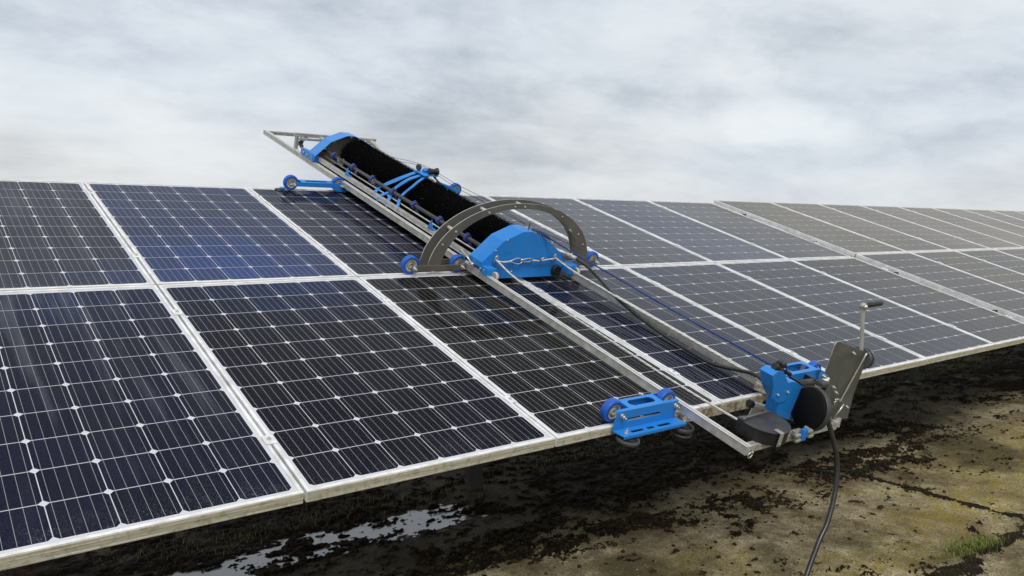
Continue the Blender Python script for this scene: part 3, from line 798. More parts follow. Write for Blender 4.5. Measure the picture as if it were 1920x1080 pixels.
rack(6.10, 17.3, (7.35, 10.5, 13.6, 16.6), 0.045, 'dark steel posts and rails carrying the raised far panels')

# ------------------------------------------------------------------ machine: helpers
def part(b, name, mats, parent, space, label=None):
    """mesh given in the coordinates of `space`, kept in place under its parent"""
    o = b.obj(name, mats); o.parent = parent
    bpy_inv = parent_world[parent.name].inverted() @ space
    o.matrix_parent_inverse = Matrix.Identity(4); o.matrix_basis = bpy_inv
    parent_world[o.name] = space
    if label: o['label'] = label
    return o
parent_world = {}
def mthing(name, space, base, label, cat, group=None):
    mw = space @ Matrix.Translation(base)
    t = thing(name, mw, label, cat, group); parent_world[t.name] = mw
    return t
def wheel(parent, space, c, axis, r=0.052, w=0.032, hub='hub', tyre='tyre', name='wheel', rt=0.66):
    b = MB(); h = w / 2; ri = r * rt
    b.lathe(c, axis, [(ri, -h), (r * .94, -h), (r, -h * .6), (r * 1.01, 0), (r, h * .6), (r * .94, h), (ri, h)], 30)
    o = part(b, name, tyre, parent, space)
    b = MB(); b.lathe(c, axis, [(1e-5, -h * .55), (r * .28, -h * .55), (r * .28, -h * 1.05), (r * .30, -h * .3), (ri * .86, -h * .3), (ri * .9, -h * .98), (ri + .0005, -h * .98),
                                (ri + .0005, h * .98), (ri * .9, h * .98), (ri * .86, h * .3), (r * .28, h * .3), (r * .28, h * 1.05), (1e-5, h * 1.05)], 24, closed=False)
    part(b, 'hub', hub, o, space)
    return o
def bolt(parent, space, c, axis, r=0.008, L=0.016, name='bolt'):
    c = Vector(c); a = Vector(axis).normalized()
    b = MB(); b.cyl(c, c + a * L * 0.15, r * 1.5, 14); b.cyl(c + a * L * .15, c + a * L * .6, r, 6); b.cyl(c + a * L * .6, c + a * L, r * .55, 8)
    return part(b, name, 'steel', parent, space)

UX, VY, WZ = (1, 0, 0), (0, 1, 0), (0, 0, 1)

# ------------------------------------------------------------------ guide frame (aluminium ladder the brush slides on)
GF = mthing('guide_frame', MACH, (0, -2.1, 0), 'long aluminium guide frame lying up the slope and jutting over the top edge', 'frame')
LW = 0.655; VB, VT = -2.085, 3.25
for mu in (0, LW):
    b = MB(); b.profile((mu, VB, 0), (mu, VT, 0), 0.022, 0.038); part(b, 'rail', 'alu', GF, MACH)
    # flat running strip on the outer side of the rail
    b = MB(); b.box((mu - .0135, VB + .001, .019), (mu - .0075, VT - .001, .0215)); b.box((mu + .0075, VB + .001, .019), (mu + .0135, VT - .001, .0215)); part(b, 'track_lip', 'frame', GF, MACH)
b = MB(); b.profile((0.011, VT - .02, 0.0), (LW - 0.011, VT - .02, 0.0), 0.03, 0.03); part(b, 'crossbar', 'alu', GF, MACH)
b = MB(); b.profile((0.013, VB + .018, 0.002), (LW + 0.02, VB + .018, 0.002), 0.030, 0.030); part(b, 'crossbar', 'alu', GF, MACH)
# raised pulley gantry near the top end
b = MB(); b.profile((0.01, 2.58, 0.019), (0.01, 2.58, 0.132), 0.026, 0.026, up=(0, 1, 0)); part(b, 'post', 'alu', GF, MACH)
b = MB(); b.profile((LW, 2.58, 0.019), (LW, 2.58, 0.132), 0.026, 0.026, up=(0, 1, 0)); part(b, 'post', 'alu', GF, MACH)
b = MB(); b.profile((-0.015, 2.58, 0.143), (LW + 0.07, 2.58, 0.143), 0.026, 0.022); part(b, 'gantry_bar', 'alu', GF, MACH)
b = MB(); b.profile((0.01, 2.54, 0.114), (LW + 0.05, 2.54, 0.114), 0.018, 0.018); part(b, 'gantry_bar', 'alu', GF, MACH)
b = MB(); b.profile((0.21, 2.56, 0.130), (0.21, 2.34, 0.10), 0.028, 0.024); part(b, 'strut', 'alu', GF, MACH)
b = MB(); b.profile((LW + .02, 2.56, 0.130), (LW + .02, 2.22, 0.07), 0.028, 0.024); part(b, 'strut', 'alu', GF, MACH)
b = MB(); b.beam((0.022, 2.575, 0.06), (0.095, 2.575, 0.130), 0.03, 0.006, (0, 1, 0)); part(b, 'gusset', 'alu', GF, MACH)
for k, (mu, w) in enumerate(((0.040, 0.085), (0.045, 0.055), (0.035, 0.11))):
    b = MB(); b.lathe((mu, 2.55, w), (0.3, 1, 0.2), [(.004, -.006), (.016, -.006), (.013, 0), (.016, .006), (.004, .006)], 16); part(b, 'pulley', 'dkgrey', GF, MACH)
# eye bolt at the near corner
b = MB(); ring = [(0.004 + 0.013 * math.cos(a), VB - .012, -0.012 + 0.013 * math.sin(a)) for a in [i * 2 * PI / 18 for i in range(19)]]
b.tube(ring, 0.0032, 7); b.cyl((0.018, VB - .012, -.006), (0.03, VB + .0, -.002), .005, 8); part(b, 'eye_bolt', 'steel', GF, MACH)
# end fittings on the cross bars
for mu, v, w in ((LW + 0.028, VB + .018, 0.016), (LW + 0.034, VB + .018, -0.010), (0.31, VB - .006, 0.032), (0.335, VB - .006, 0.004), (0.40, VB - .006, 0.036), (0.415, VB - .006, 0.010)):
    b = MB(); b.box((mu - .018, v - .010, w - .010), (mu + .018, v + .012, w + .011), 0, .002)
    b.cyl((mu, v - .010, w), (mu, v - .016, w), .006, 8); part(b, 'connector', 'cast', GF, MACH)
# stained sheet hung across the frame below the panel edge
holes = [slot(0.035, 0.055, -0.028, -0.016), slot(0.068, 0.076, -0.036, -0.028), slot(0.064, 0.072, -0.018, -0.010)]
b = MB(); b.prism([(-0.03, -0.058), (0.64, -0.058), (0.64, -0.006), (-0.03, -0.006)], holes, (1.70, -1.7135, 0), UX, WZ, (0, -1, 0), 0.003); part(b, 'edge_sheet', 'rusty', GF, PLANE)
b = MB(); b.beam((2.32, -1.66, .030), (2.40, -1.80, .022), .05, .035); part(b, 'bracket', 'rusty', GF, PLANE)

# ------------------------------------------------------------------ roller carriages
def channel(parent, u0, u1, vf, vb, wt, wb, wheels, slots=True, name='body'):
    """folded channel: front plate, top plate notched for the wheels, back plate"""
    th = 0.004; b = MB()
    fh = [slot(u0 + .07, u1 - .10, wb + .030, wb + .046)] if slots else []
    b.prism([(u0, wb), (u1, wb), (u1, wt - .003), (u1 - .003, wt), (u0 + .003, wt), (u0, wt - .003)], fh, (0, vf, 0), UX, WZ, VY, th)
    b.prism([(u0 + .02, 0.018), (u1 - .02, 0.018), (u1 - .02, wt), (u0 + .02, wt)], [], (0, vb, 0), UX, WZ, VY, th)
    w1, w2 = wheels
    a = vf + th + .0005; c = vb - .0005
    out = [(u0, a), (u1, a), (u1, a + .012), (w2 + .056, a + .012), (w2 + .056 if w2 + .056 < u1 else u1, a + .012), (w2 - .056, a + .012), (w2 - .056, c), (w1 + .056, c), (w1 + .056, a + .012), (u0, a + .012)]
    o2 = []
    for q in out:
        if not o2 or abs(q[0] - o2[-1][0]) + abs(q[1] - o2[-1][1]) > 1e-5: o2.append(q)
    o2 = [q for q in o2 if q[0] <= u1 + 1e-6 and q[0] >= u0 - 1e-6]
    hs = [slot(w1 + .085, w2 - .085, a + .020, c - .012)] if (w2 - w1) > .25 else []
    b.prism(o2, hs, (0, 0, wt - .004), UX, VY, WZ, th)
    return part(b, name, 'blue', parent, PLANE)

# near-left carriage on the bottom edge
BC = mthing('roller_carriage', PLANE, (1.48, -1.70, 0), 'blue slotted roller carriage on the bottom edge of the panels left of the rail', 'roller carriage', 'blue roller carriages that carry the guide frame')
channel(BC, 1.300, 1.672, -1.722, -1.642, .072, -.012, (1.325, 1.645))
b = MB()
b.prism([(1.300, -1.722), (1.686, -1.722), (1.694, -1.776), (1.316, -1.776)], [slot(1.375, 1.450, -1.760, -1.744), slot(1.470, 1.515, -1.760, -1.744), slot(1.535, 1.615, -1.760, -1.744)], (0, 0, -.0125), UX, VY, WZ, -0.004)
b.beam((1.316, -1.776, -.0185), (1.694, -1.776, -.0185), .004, .012); part(b, 'flange', 'blue', BC, PLANE)
for u in (1.325, 1.648):
    wheel(BC, PLANE, (u, -1.668, .0495), VY, .050, .036)
    bolt(BC, PLANE, (u + .008, -1.7225, .050), (0, -1, 0), .008, .026)
bolt(BC, PLANE, (1.345, -1.755, -.012), (0, 0, 1), .007, .022)
def guide_disc(parent, c, r=.056, stack=1):
    b = MB(); b.lathe(c, WZ, [(r * .80, -.009), (r * .95, -.009), (r, -.003), (r, .003), (r * .95, .009), (r * .80, .009)], 32)
    o = part(b, 'guide_disc', 'grey_rubber', parent, PLANE)
    b = MB(); b.lathe(c, WZ, [(1e-5, -.012), (r * .2, -.012), (r * .2, .012), (1e-5, .012)], 16, closed=False)
    for k in range(12):
        a = k * PI / 6 + .1; d = Vector((math.cos(a), math.sin(a), 0)); b.beam(Vector(c) + d * r * .18, Vector(c) + d * r * .84, .0035, .008)
    part(b, 'spokes', 'dkgrey', o, PLANE)
    return o
guide_disc(BC, (1.358, -1.762, -.040), .050); guide_disc(BC, (1.706, -1.756, -.046), .050)
b = MB(); b.lathe((1.708, -1.756, -.074), WZ, [(.030, -.004), (.044, -.004), (.046, 0), (.044, .004), (.030, .004)], 30); part(b, 'washer_ring', 'grey_rubber', BC, PLANE)
for c in ((1.358, -1.762), (1.706, -1.756)):
    b = MB(); b.cyl((c[0], c[1], -.07), (c[0], c[1], -.014), .007, 10); part(b, 'axle', 'steel', BC, PLANE)

# top-left carriage
TCG = mthing('roller_carriage', PLANE, (1.5, 1.68, 0), 'blue bar-shaped roller carriage on the top edge, ending at the guide frame', 'roller carriage', 'blue roller carriages that carry the guide frame')
b = MB(); th = .004
bar = [(1.318, .036), (1.60, .034), (1.655, .008), (1.722, .004), (1.735, .030), (1.715, .062), (1.655, .066), (1.33, .068), (1.305, .052)]
for v in (1.632, 1.705):
    b.prism(bar, [], (0, v, 0), UX, WZ, VY, th)
b.prism([(1.375, 1.6365), (1.615, 1.6365), (1.615, 1.7045), (1.375, 1.7045)], [slot(1.41, 1.585, 1.655, 1.688)], (0, 0, .0635), UX, VY, WZ, .004)
part(b, 'body', 'blue', TCG, PLANE)
for u in (1.305, 1.667):
    wheel(TCG, PLANE, (u + .002, 1.672, .054), VY, .053, .034)
    bolt(TCG, PLANE, (u + .016, 1.632, .046), (0, -1, 0), .009, .022)
b = MB(); b.box((1.235, 1.660, .004), (1.272, 1.69, .016), 0, .004); part(b, 'end_stop', 'blue', TCG, PLANE)
b = MB(); b.lathe((1.225, 1.66, -.004), WZ, [(1e-5, -.010), (.03, -.010), (.033, 0), (.03, .010), (1e-5, .010)], 20, closed=False); part(b, 'guide_disc', 'black', TCG, PLANE)

# near-right carriage, partly behind the drive
RC = mthing('roller_carriage', PLANE, (2.62, -1.68, 0), 'blue roller carriage between the hose reel and the crank plate', 'roller carriage', 'blue roller carriages that carry the guide frame')
channel(RC, 2.395, 2.745, -1.735, -1.640, .098, .035, (2.43, 2.782), slots=False)
wheel(RC, PLANE, (2.782, -1.675, .054), VY, .053, .036)
b = MB(); b.prism([(2.70, .045), (2.82, .035), (2.82, .065), (2.745, .095), (2.70, .098)], [], (0, -1.735, 0), UX, WZ, VY, .004); part(b, 'cheek', 'blue', RC, PLANE)
bolt(RC, PLANE, (2.79, -1.7355, .052), (0, -1, 0), .009, .022)
b = MB(); b.cyl((2.48, -1.785, .070), (2.60, -1.785, .066), .022, 20); b.box((2.470, -1.80, .05), (2.476, -1.735, .092)); b.box((2.604, -1.80, .046), (2.610, -1.735, .088)); part(b, 'rubber_roller', 'black', RC, PLANE)
bolt(RC, PLANE, (2.469, -1.785, .070), (-1, 0, 0), .008, .020)
b = MB(); b.box((2.60, -1.80, -.055), (2.68, -1.75, -.040), 0, .004); part(b, 'end_stop', 'blue', RC, PLANE)
guide_disc(RC, (2.60, -1.745, -.075), .05)

# ------------------------------------------------------------------ grey arch over the box
AR = mthing('support_arch', PLANE, (2.05, 0.01, 0), 'grey double plate arch on blue wheels spanning over the blue hood', 'support arch')
CU = 2.037
def arch_outline():
    out = []; inn = []
    for i in range(0, 41):
        a = PI * i / 40
        co, si = math.cos(a), math.sin(a)
        e = lambda v, p: math.copysign(abs(v) ** p, v)
        out.append((CU - .613 * e(co, .97), .030 + .405 * e(si, .98)))
        inn.append((CU + .003 - .532 * e(co, .97), .030 + .372 * e(si, .98)))
    return out + inn[::-1]
for v in (-.030, .054):
    b = MB(); b.prism(arch_outline(), [], (0, v, 0), UX, WZ, VY, .005, 0, 1); part(b, 'arch_plate', ('arch', 'steel'), AR, PLANE)
for a in (0.205, 0.355, 0.50, 0.815, 0.30):
    th_ = PI * a; u = CU - .578 * math.cos(th_); w = .030 + .383 * math.sin(th_)
    if a == 0.30: continue
    b = MB(); b.cyl((u, -.025, w), (u, .054, w), .011, 16); b.cyl((u, -.025, w), (u, -.010, w), .0135, 16); part(b, 'spacer', 'hub', AR, PLANE)
    bolt(AR, PLANE, (u, -.0305, w), (0, -1, 0), .0055, .008)
for a in (0.13, 0.46, 0.68, 0.88):
    th_ = PI * a; bolt(AR, PLANE, (CU - .585 * math.cos(th_), -.0305, .030 + .386 * math.sin(th_)), (0, -1, 0), .0045, .007)
for u0, u1 in ((1.318, 1.686), (2.40, 2.735)):
    for v in (-.036, .060):
        b = MB(); b.box((u0, v, .028), (u1, v + .005, .062), 0, .001); part(b, 'axle_bar', 'arch', AR, PLANE)
for u in (1.334, 1.655, 2.42, 2.733):
    wheel(AR, PLANE, (u, .012, .053), VY, .053, .034)
    bolt(AR, PLANE, (u + .004, -.037, .046), (0, -1, 0), .010, .028)

# ------------------------------------------------------------------ brush unit
BU = mthing('brush_unit', MACH, (0.3, 1.0, 0), 'long black rotating brush between blue hoods, sitting on the guide frame', 'brush unit')
def shell(P, t, n):  # hood side outline helper (mu, w)
    return P
HC = 0.285
HO = [(-.020, .045), (-.020, .080), (.105, .205), (.235, .262), (.305, .262), (.385, .232), (.480, .180), (.560, .125), (.605, .060), (.560, -.022), (.105, -.022), (.030, .018)]
def hood(v0, v1, front):
    b = MB(); t = .004
    n = len(HO)
    # folded skin over the top and both shoulders
    skin = HO[11:] + HO[:9]
    def off(poly, d):
        q = []
        for i, (x, y) in enumerate(poly):
            a = Vector(poly[max(i - 1, 0)]); c = Vector(poly[min(i + 1, len(poly) - 1)]); dd = (c - a).normalized()
            q.append((x + dd.y * d, y - dd.x * d))
        return q
    inner = off(skin, t)
    b.prism(skin + inner[::-1], [], (0, v0, 0), UX, WZ, VY, v1 - v0)
    vf = v0 if front else v1 - t
    b.prism([(x, y) for x, y in off(HO + [HO[0]], t * 1.05)[:-1]] if False else HO, [], (0, vf - (.0045 if front else -.0002), 0), UX, WZ, VY, t)
    return b
o = part(hood(-.180, -.055, True), 'end_hood', 'blue', BU, MACH, 'near blue hood with its flat closed front')
for x, y, v in ((-.0, .03, 0), (.04, .145, -.10), (.09, .19, -.15), (.02, .12, -.15)):
    pass
for mu, w in ((.17, .018), (.205, .018), (.47, .19), (.06, .15), (.13, .212)):
    b = MB(); b.lathe((mu, -.1850, w), (0, -1, 0), [(1e-5, 0.004), (.004, .003), (.005, 0)], 10, closed=False); part(b, 'rivet', 'steel', BU, MACH)
HO_far = HO
b = hood(2.145, 2.275, False)
b.v = [(x, y, z - .010) for x, y, z in b.v]
part(b, 'end_hood', 'blue', BU, MACH, 'far blue hood, open towards the brush')
b = MB(); b.prism([(x * .96 + .011, y * .96) for x, y in HO], [], (0, 2.235, -.010), UX, WZ, VY, .003); part(b, 'inner_plate', 'liner', BU, MACH)
for mu, w in ((.06, .155), (.13, .212), (.27, .258), (.34, .245)):
    b = MB(); b.cyl((mu, 2.140, w - .018), (mu, 2.147, w - .018), .0055, 8); part(b, 'rivet', 'steel', BU, MACH)
# feet with small rollers that run along the rails
b = MB(); b.prism([(-.018, .062), (-.018, .020), (.050, .006), (.062, .040), (.045, .062)], [], (0, -.245, 0), UX, WZ, VY, .065); part(b, 'foot', 'blue', BU, MACH)
b = MB(); b.prism([(.60, .062), (.60, .012), (.665, .012), (.690, .045), (.665, .068)], [], (0, -.250, 0), UX, WZ, VY, .075); part(b, 'foot', 'blue', BU, MACH)
wheel(BU, MACH, (.030, -.262, .024), UX, .026, .018, tyre='hub', name='roller')
wheel(BU, MACH, (.650, -.262, .034), UX, .024, .018, tyre='hub', name='roller')
for mu, v in ((-.01, -.185), (.0, -.21), (.012, -.235)): 
    b = MB(); b.cyl((mu - .0095, v, .045), (mu - .0195, v, .045), .006, 8); part(b, 'rivet', 'steel', BU, MACH)
b = MB(); b.prism([(-.025, .030), (.03, .018), (.03, .070), (-.022, .082)], [], (0, 2.17, 0), UX, WZ, VY, .23); part(b, 'foot', 'blue', BU, MACH)
for v in (2.26, 2.33):
    b = MB(); b.cyl((-.026, v, .055), (-.034, v, .055), .007, 8); part(b, 'rivet', 'steel', BU, MACH)
# motor drum low on the right shoulder
b = MB(); b.cyl((.545, -.205, .018), (.545, -.182, .018), .036, 20); b.cyl((.560, -.212, -.004), (.560, -.205, -.004), .010, 10); part(b, 'motor_cap', 'black', BU, MACH)
# side rails of the unit
for mu in (.034, .622):
    b = MB(); b.profile((mu, -.054, .046), (mu, 2.169, .046), .026, .030); part(b, 'side_rail', 'alu', BU, MACH)
for v in (1.62, .42):
    b = MB(); b.prism([(0, 0), (.062, 0), (.03, .062)], [], (.018, v, .062), (0, 1, 0), (0, 0, 1), (1, 0, 0), .004)
    b.prism([(0, 0), (.06, 0), (.06, .03), (0, .03)], [], (.018, v + .001, .0625), (0, 1, 0), (1, 0, 0), (0, 0, 1), .003); part(b, 'gusset', 'blue', BU, MACH)
for m0, m1 in ((.013, .215), (.400, .640)):
    b = MB(); b.box((m0, -.05, .004), (m1, 2.165, .012)); part(b, 'splash_skirt', 'bristle', BU, MACH)
# inner water pipe and thin rod beside the brush
b = MB(); b.cyl((.075, -.05, .075), (.075, 2.285, .075), .006, 8); part(b, 'spray_pipe', 'steel', BU, MACH)
b = MB(); b.cyl((.060, -.05, .028), (.060, 2.285, .028), .010, 8); part(b, 'lower_tube', 'wire', BU, MACH)
b = MB(); b.cyl((.088, -.055, .112), (.088, 2.285, .112), .0125, 16); part(b, 'shaft', 'dkgrey', BU, MACH)
b = MB(); b.cyl((.088, -.075, .112), (.088, -.053, .112), .018, 14); part(b, 'bearing', 'hub', BU, MACH)
for v in (2.03, 1.70, 1.39, 1.08, .785, .465, .145):
    b = MB(); b.lathe((.088, v, .112), VY, [(.0128, -.014), (.024, -.014), (.026, -.010), (.022, -.004), (.022, .004), (.026, .010), (.024, .014), (.0128, .014)], 18)
    b.box((.080, v - .008, .132), (.096, v + .008, .142), 0, .002)
    c = part(b, 'collar', 'violet', BU, MACH)
    b = MB(); b.cyl((.098, v - .012, .088), (.106, v - .030, .058), .009, 10, r2=.016); part(b, 'nozzle', 'violet', c, MACH)
# brush: core and bristles
BRC = (.292, 0, .112); BRR = .142
b = MB(); b.cyl((BRC[0], -.05, BRC[2]), (BRC[0], 2.10, BRC[2]), BRR - .028, 40); part(b, 'brush_core', 'bristle', BU, MACH)
V = []; F = []
nb = 26000
for k in range(nb):
    v = -0.045 + 2.155 * (k / nb) + random.uniform(-.004, .004)
    tuft = int(v / .022) % 2
    a = k * 2.399963 + random.uniform(-.05, .05) + v * 1.5
    r1 = BRR * random.uniform(.955, 1.0) + (random.uniform(0, .018) if random.random() < .02 else 0) - .007 * (0.5 + 0.5 * math.sin(v * 2 * PI / .065 + math.floor(a) * .0))
    r0 = BRR - .034; w = .0021
    la = random.uniform(-.10, .10); lv = random.uniform(-.012, .012)
    c0, s0, c1, s1 = math.cos(a), math.sin(a), math.cos(a + la), math.sin(a + la)
    q = len(V)
    V += [(BRC[0] + c0 * r0 - s0 * w, v, BRC[2] + s0 * r0 + c0 * w), (BRC[0] + c0 * r0 + s0 * w, v + w, BRC[2] + s0 * r0 - c0 * w), (BRC[0] + c1 * r1, v + lv, BRC[2] + s1 * r1)]
    F.append((q, q + 1, q + 2))
b = MB(); b.v = V; b.f = F; b.m = [1 if random.random() < .03 else 0 for _ in F]; b.s = [False] * len(F); b.uv = [[(0, 0)] * 3] * len(F)
bo = part(b, 'bristles', ('bristle', 'black'), BU, MACH); bo['kind'] = 'stuff'
# a few pale broken bristles caught by the pipe
b = MB()
for k in range(16):
    v = random.choice((1.90, 1.88, 1.62, 1.55, 1.36, 1.34)) + random.uniform(-.03, .03); mu = .075 + random.uniform(-.01, .02)
    b.tube([(mu, v, .08), (mu + random.uniform(-.01, .02), v + random.uniform(-.02, .02), .10), (mu + random.uniform(-.01, .03), v + random.uniform(-.03, .03), .12)], .0018, 4)
o = part(b, 'bristle_scraps', 'hub', BU, MACH); o['kind'] = 'stuff'
# hooks on the front plate
for mu in (.060, .500):
    b = MB(); cx, cz = mu, .108
    b.tube([(cx - .008, -.184, cz - .022), (cx - .008, -.204, cz - .022), (cx - .008, -.206, cz + .010), (cx, -.206, cz + .020), (cx + .008, -.206, cz + .010), (cx + .008, -.204, cz - .022), (cx + .008, -.184, cz - .022)], .0038, 8)
    part(b, 'hook', 'steel', BU, MACH)
b = MB(); b.tube(catmull([(-.03, -.10, .045), (-.045, -.06, .075), (-.035, .02, .085), (-.015, .05, .065)], 6), .005, 8); b.cyl((-.03, -.12, .04), (-.03, -.09, .045), .012, 10); part(b, 'side_hook', 'steel', BU, MACH)
b = MB(); b.cyl((.305, -.14, .262), (.305, -.14, .300), .003, 8); b.lathe((.305, -.14, .300), WZ, [(1e-5, -.004), (.004, 0), (1e-5, .004)], 8, closed=False); part(b, 'pin', 'wire', BU, MACH)
# water inlet on the right shoulder of the near hood
b = MB(); b.cyl((.555, -.10, .128), (.610, -.18, .118), .013, 14); b.cyl((.610, -.18, .118), (.648, -.235, .106), .015, 14); b.cyl((.622, -.20, .115), (.630, -.212, .1135), .020, 14); part(b, 'hose_coupling', 'cast', BU, MACH)

# ------------------------------------------------------------------ chain of carabiners across the front plate
CH = mthing('carabiner_chain', MACH, (.28, -.2, .09), 'two steel carabiners and twisted cord strung across the blue hood front', 'chain')
def link(b, c, L, W, r, tilt):
    c = Vector(c); pts = []
    for i in range(25):
        a = 2 * PI * i / 24; x = math.cos(a) * L; y = math.sin(a) * W * (1 + .35 * math.cos(a))
        pts.append(c + Vector((x, -.002 * math.sin(a * 1) + tilt * y, y)))
    b.tube(pts, r, 7)
b = MB(); link(b, (.215, -.200, .089), .042, .016, .0036, .2); part(b, 'carabiner', 'steel', CH, MACH)
b = MB(); link(b, (.285, -.200, .092), .042, .014, .0036, -.5); part(b, 'carabiner', 'steel', CH, MACH)
b = MB(); b.tube(catmull([(.060, -.207, .096), (.10, -.204, .088), (.14, -.203, .087), (.175, -.200, .089)], 5), .0055, 8)
b.tube(catmull([(.325, -.200, .092), (.38, -.203, .088), (.44, -.204, .094), (.500, -.207, .100)], 5), .0048, 8); part(b, 'cord', 'rope_w', CH, MACH)
b = MB(); b.tube([(.385, -.203, .092), (.40, -.206, .103), (.415, -.206, .108)], .0032, 6); b.lathe((.39, -.203, .091), (1, .2, .4), [(1e-5, -.008), (.008, -.004), (.009, .004), (1e-5, .008)], 10, closed=False); part(b, 'knot', 'rope_w', CH, MACH)

# ------------------------------------------------------------------ blue three-legged bracket over the brush
BR = mthing('spreader_bracket', PLANE, (1.73, 1.10, .1), 'blue branching arm bracket reaching over the brush to a small wheel behind it', 'bracket')
def strap(parent, pts, w, name='arm', m_='blue', wide=(0, 1, 0), t=.006):
    b = MB(); P = [Vector(p) for p in pts]; wd = Vector(wide)
    vs = []; fs = []
    for i, p in enumerate(P):
        d = (P[min(i + 1, len(P) - 1)] - P[max(i - 1, 0)]).normalized(); s_ = (wd - d * wd.dot(d)).normalized(); n_ = d.cross(s_)
        for a, c in ((-1, -1), (1, -1), (1, 1), (-1, 1)): vs.append(p + s_ * (a * w / 2) + n_ * (c * t / 2))
    for i in range(len(P) - 1):
        for k in range(4):
            fs.append((i * 4 + k, i * 4 + (k + 1) % 4, i * 4 + 4 + (k + 1) % 4, i * 4 + 4 + k))
    fs += [(0, 1, 2, 3), ((len(P) - 1) * 4 + 3, (len(P) - 1) * 4 + 2, (len(P) - 1) * 4 + 1, (len(P) - 1) * 4)]
    b.add(vs, fs); return part(b, name, m_, parent, PLANE)
strap(BR, [(1.725, 1.235, .112), (1.80, 1.278, .153), (1.837, 1.231, .194), (1.854, 1.159, .239), (1.883, 1.108, .278), (1.915, 1.075, .308), (1.955, 1.06, .329)], .034)
strap(BR, [(1.725, 1.165, .070), (1.725, 1.165, .112), (1.80, 1.120, .166)], .026)
strap(BR, [(1.725, 1.030, .062), (1.727, 1.030, .105), (1.80, 1.112, .166), (1.838, 1.132, .190), (1.852, 1.079, .238), (1.882, 1.042, .279), (1.923, 1.004, .312), (1.965, .99, .329)], .030)
strap(BR, [(1.727, .905, .085), (1.738, .910, .112), (1.797, .988, .166), (1.837, 1.0, .194), (1.856, .958, .245), (1.893, .948, .287), (1.935, .955, .314), (1.97, .955, .329)], .024)
b = MB(); b.box((1.925, .935, .3285), (2.035, 1.085, .3335)); part(b, 'hub_plate', 'blue', BR, PLANE)
b = MB(); b.box((1.975, 1.02, .334), (2.035, 1.065, .356), 0, .008); part(b, 'pulley_block', 'blue', BR, PLANE)
b = MB(); b.lathe((1.957, 1.075, .356), (1, .3, 0), [(.004, -.006), (.022, -.006), (.018, 0), (.022, .006), (.004, .006)], 20); part(b, 'pulley', 'grey_rubber', BR, PLANE)
b = MB(); c0 = Vector((1.975, .960, .357)); dx = Vector((1, .05, 0)).normalized()
b.lathe(c0, dx, [(1e-5, 0), (.024, 0), (.024, .006), (.018, .008), (.018, .018), (.021, .021), (.018, .024), (.018, .034), (.021, .037), (.018, .040), (.018, .056), (.027, .058), (.027, .064), (1e-5, .064)], 24, closed=False); part(b, 'rope_drum', 'black', BR, PLANE)
strap(BR, [(2.02, 1.0, .327), (2.08, 1.08, .318), (2.160, 1.16, .262), (2.37, 1.35, .152), (2.52, 1.60, .095)], .028, m_='wire')
b = MB(); b.prism([(2.505, .085), (2.60, .060), (2.70, .035), (2.715, .06), (2.61, .085), (2.52, .11)], [], (0, 1.60, 0), UX, WZ, VY, .005)
b.prism([(2.505, .085), (2.60, .060), (2.70, .035), (2.715, .06), (2.61, .085), (2.52, .11)], [], (0, 1.67, 0), UX, WZ, VY, .005); part(b, 'fork', 'blue', BR, PLANE)
wheel(BR, PLANE, (2.685, 1.64, .055), VY, .053, .036)
for v in (1.165, 1.030):
    b = MB(); b.box((1.722, v - .016, .052), (1.7285, v + .016, .10), 0, .001); b.cyl((1.722, v, .075), (1.714, v, .075), .006, 8); part(b, 'foot_plate', 'blue', BR, PLANE)

# ------------------------------------------------------------------ drive and hose reel at the bottom end
DR = mthing('drive_unit', PLANE, (2.1, -2.0, 0), 'blue drive housing with black drum covers at the low end of the frame', 'drive unit')
body = [(1.832, .310), (1.860, .326), (1.900, .318), (1.962, .256), (2.008, .259), (2.045, .250), (2.140, .206), (2.128, .045), (1.968, .105), (1.955, .165), (1.872, .243)]
b = MB(); b.prism(body, [], (.035, -1.985, -.012), UX, WZ, VY, .005)
b.prism([(1.835, .312), (1.832, .310), (1.872, .243), (1.955, .165), (1.968, .105), (1.973, .107), (1.960, .168), (1.877, .246)][1:], [], (.035, -1.9795, -.012), UX, WZ, VY, .055)
b.prism([(1.832, .310), (1.860, .326), (1.900, .318), (1.962, .256), (2.008, .259), (2.045, .250), (2.140, .206), (2.138, .201), (2.044, .245), (2.008, .254), (1.960, .250), (1.898, .313), (1.861, .321), (1.836, .306)], [], (.035, -1.9795, -.012), UX, WZ, VY, .055)
part(b, 'housing', 'blue', DR, PLANE)
b = MB(); b.prism([(1.880, .200), (1.945, .168), (1.99, .172), (2.018, .200), (2.010, .240), (1.965, .262), (1.900, .322), (1.860, .330), (1.828, .312), (1.868, .245)], [], (.035, -1.991, -.012), UX, WZ, VY, .0055); part(b, 'side_cover', 'blue', DR, PLANE)
for u, w in ((2.020, .203), (1.950, .200)): bolt(DR, PLANE, (u, -1.9915, w), (0, -1, 0), .005, .008)
def half_drum(c, r, w0, w1, a0, a1):
    n = 26; P = [(c[0] + r * math.cos(R(a0 + (a1 - a0) * i / n)), c[1] + r * math.sin(R(a0 + (a1 - a0) * i / n))) for i in range(n + 1)]
    b = MB(); b.prism(P, [], (0, 0, w0), UX, VY, WZ, w1 - w0)
    P2 = [(c[0] + (x - c[0]) * 1.025, c[1] + (y - c[1]) * 1.025) for x, y in P]
    b.prism(P2, [], (0, 0, w1), UX, VY, WZ, .006, 1, 0)
    return b
part(half_drum((1.868, -2.010), .112, .048, .100, 150, 375), 'drum_cover', ('black', 'dkgrey'), DR, PLANE)
part(half_drum((2.262, -1.985), .095, .048, .092, 200, 380), 'drum_cover', ('black', 'dkgrey'), DR, PLANE)
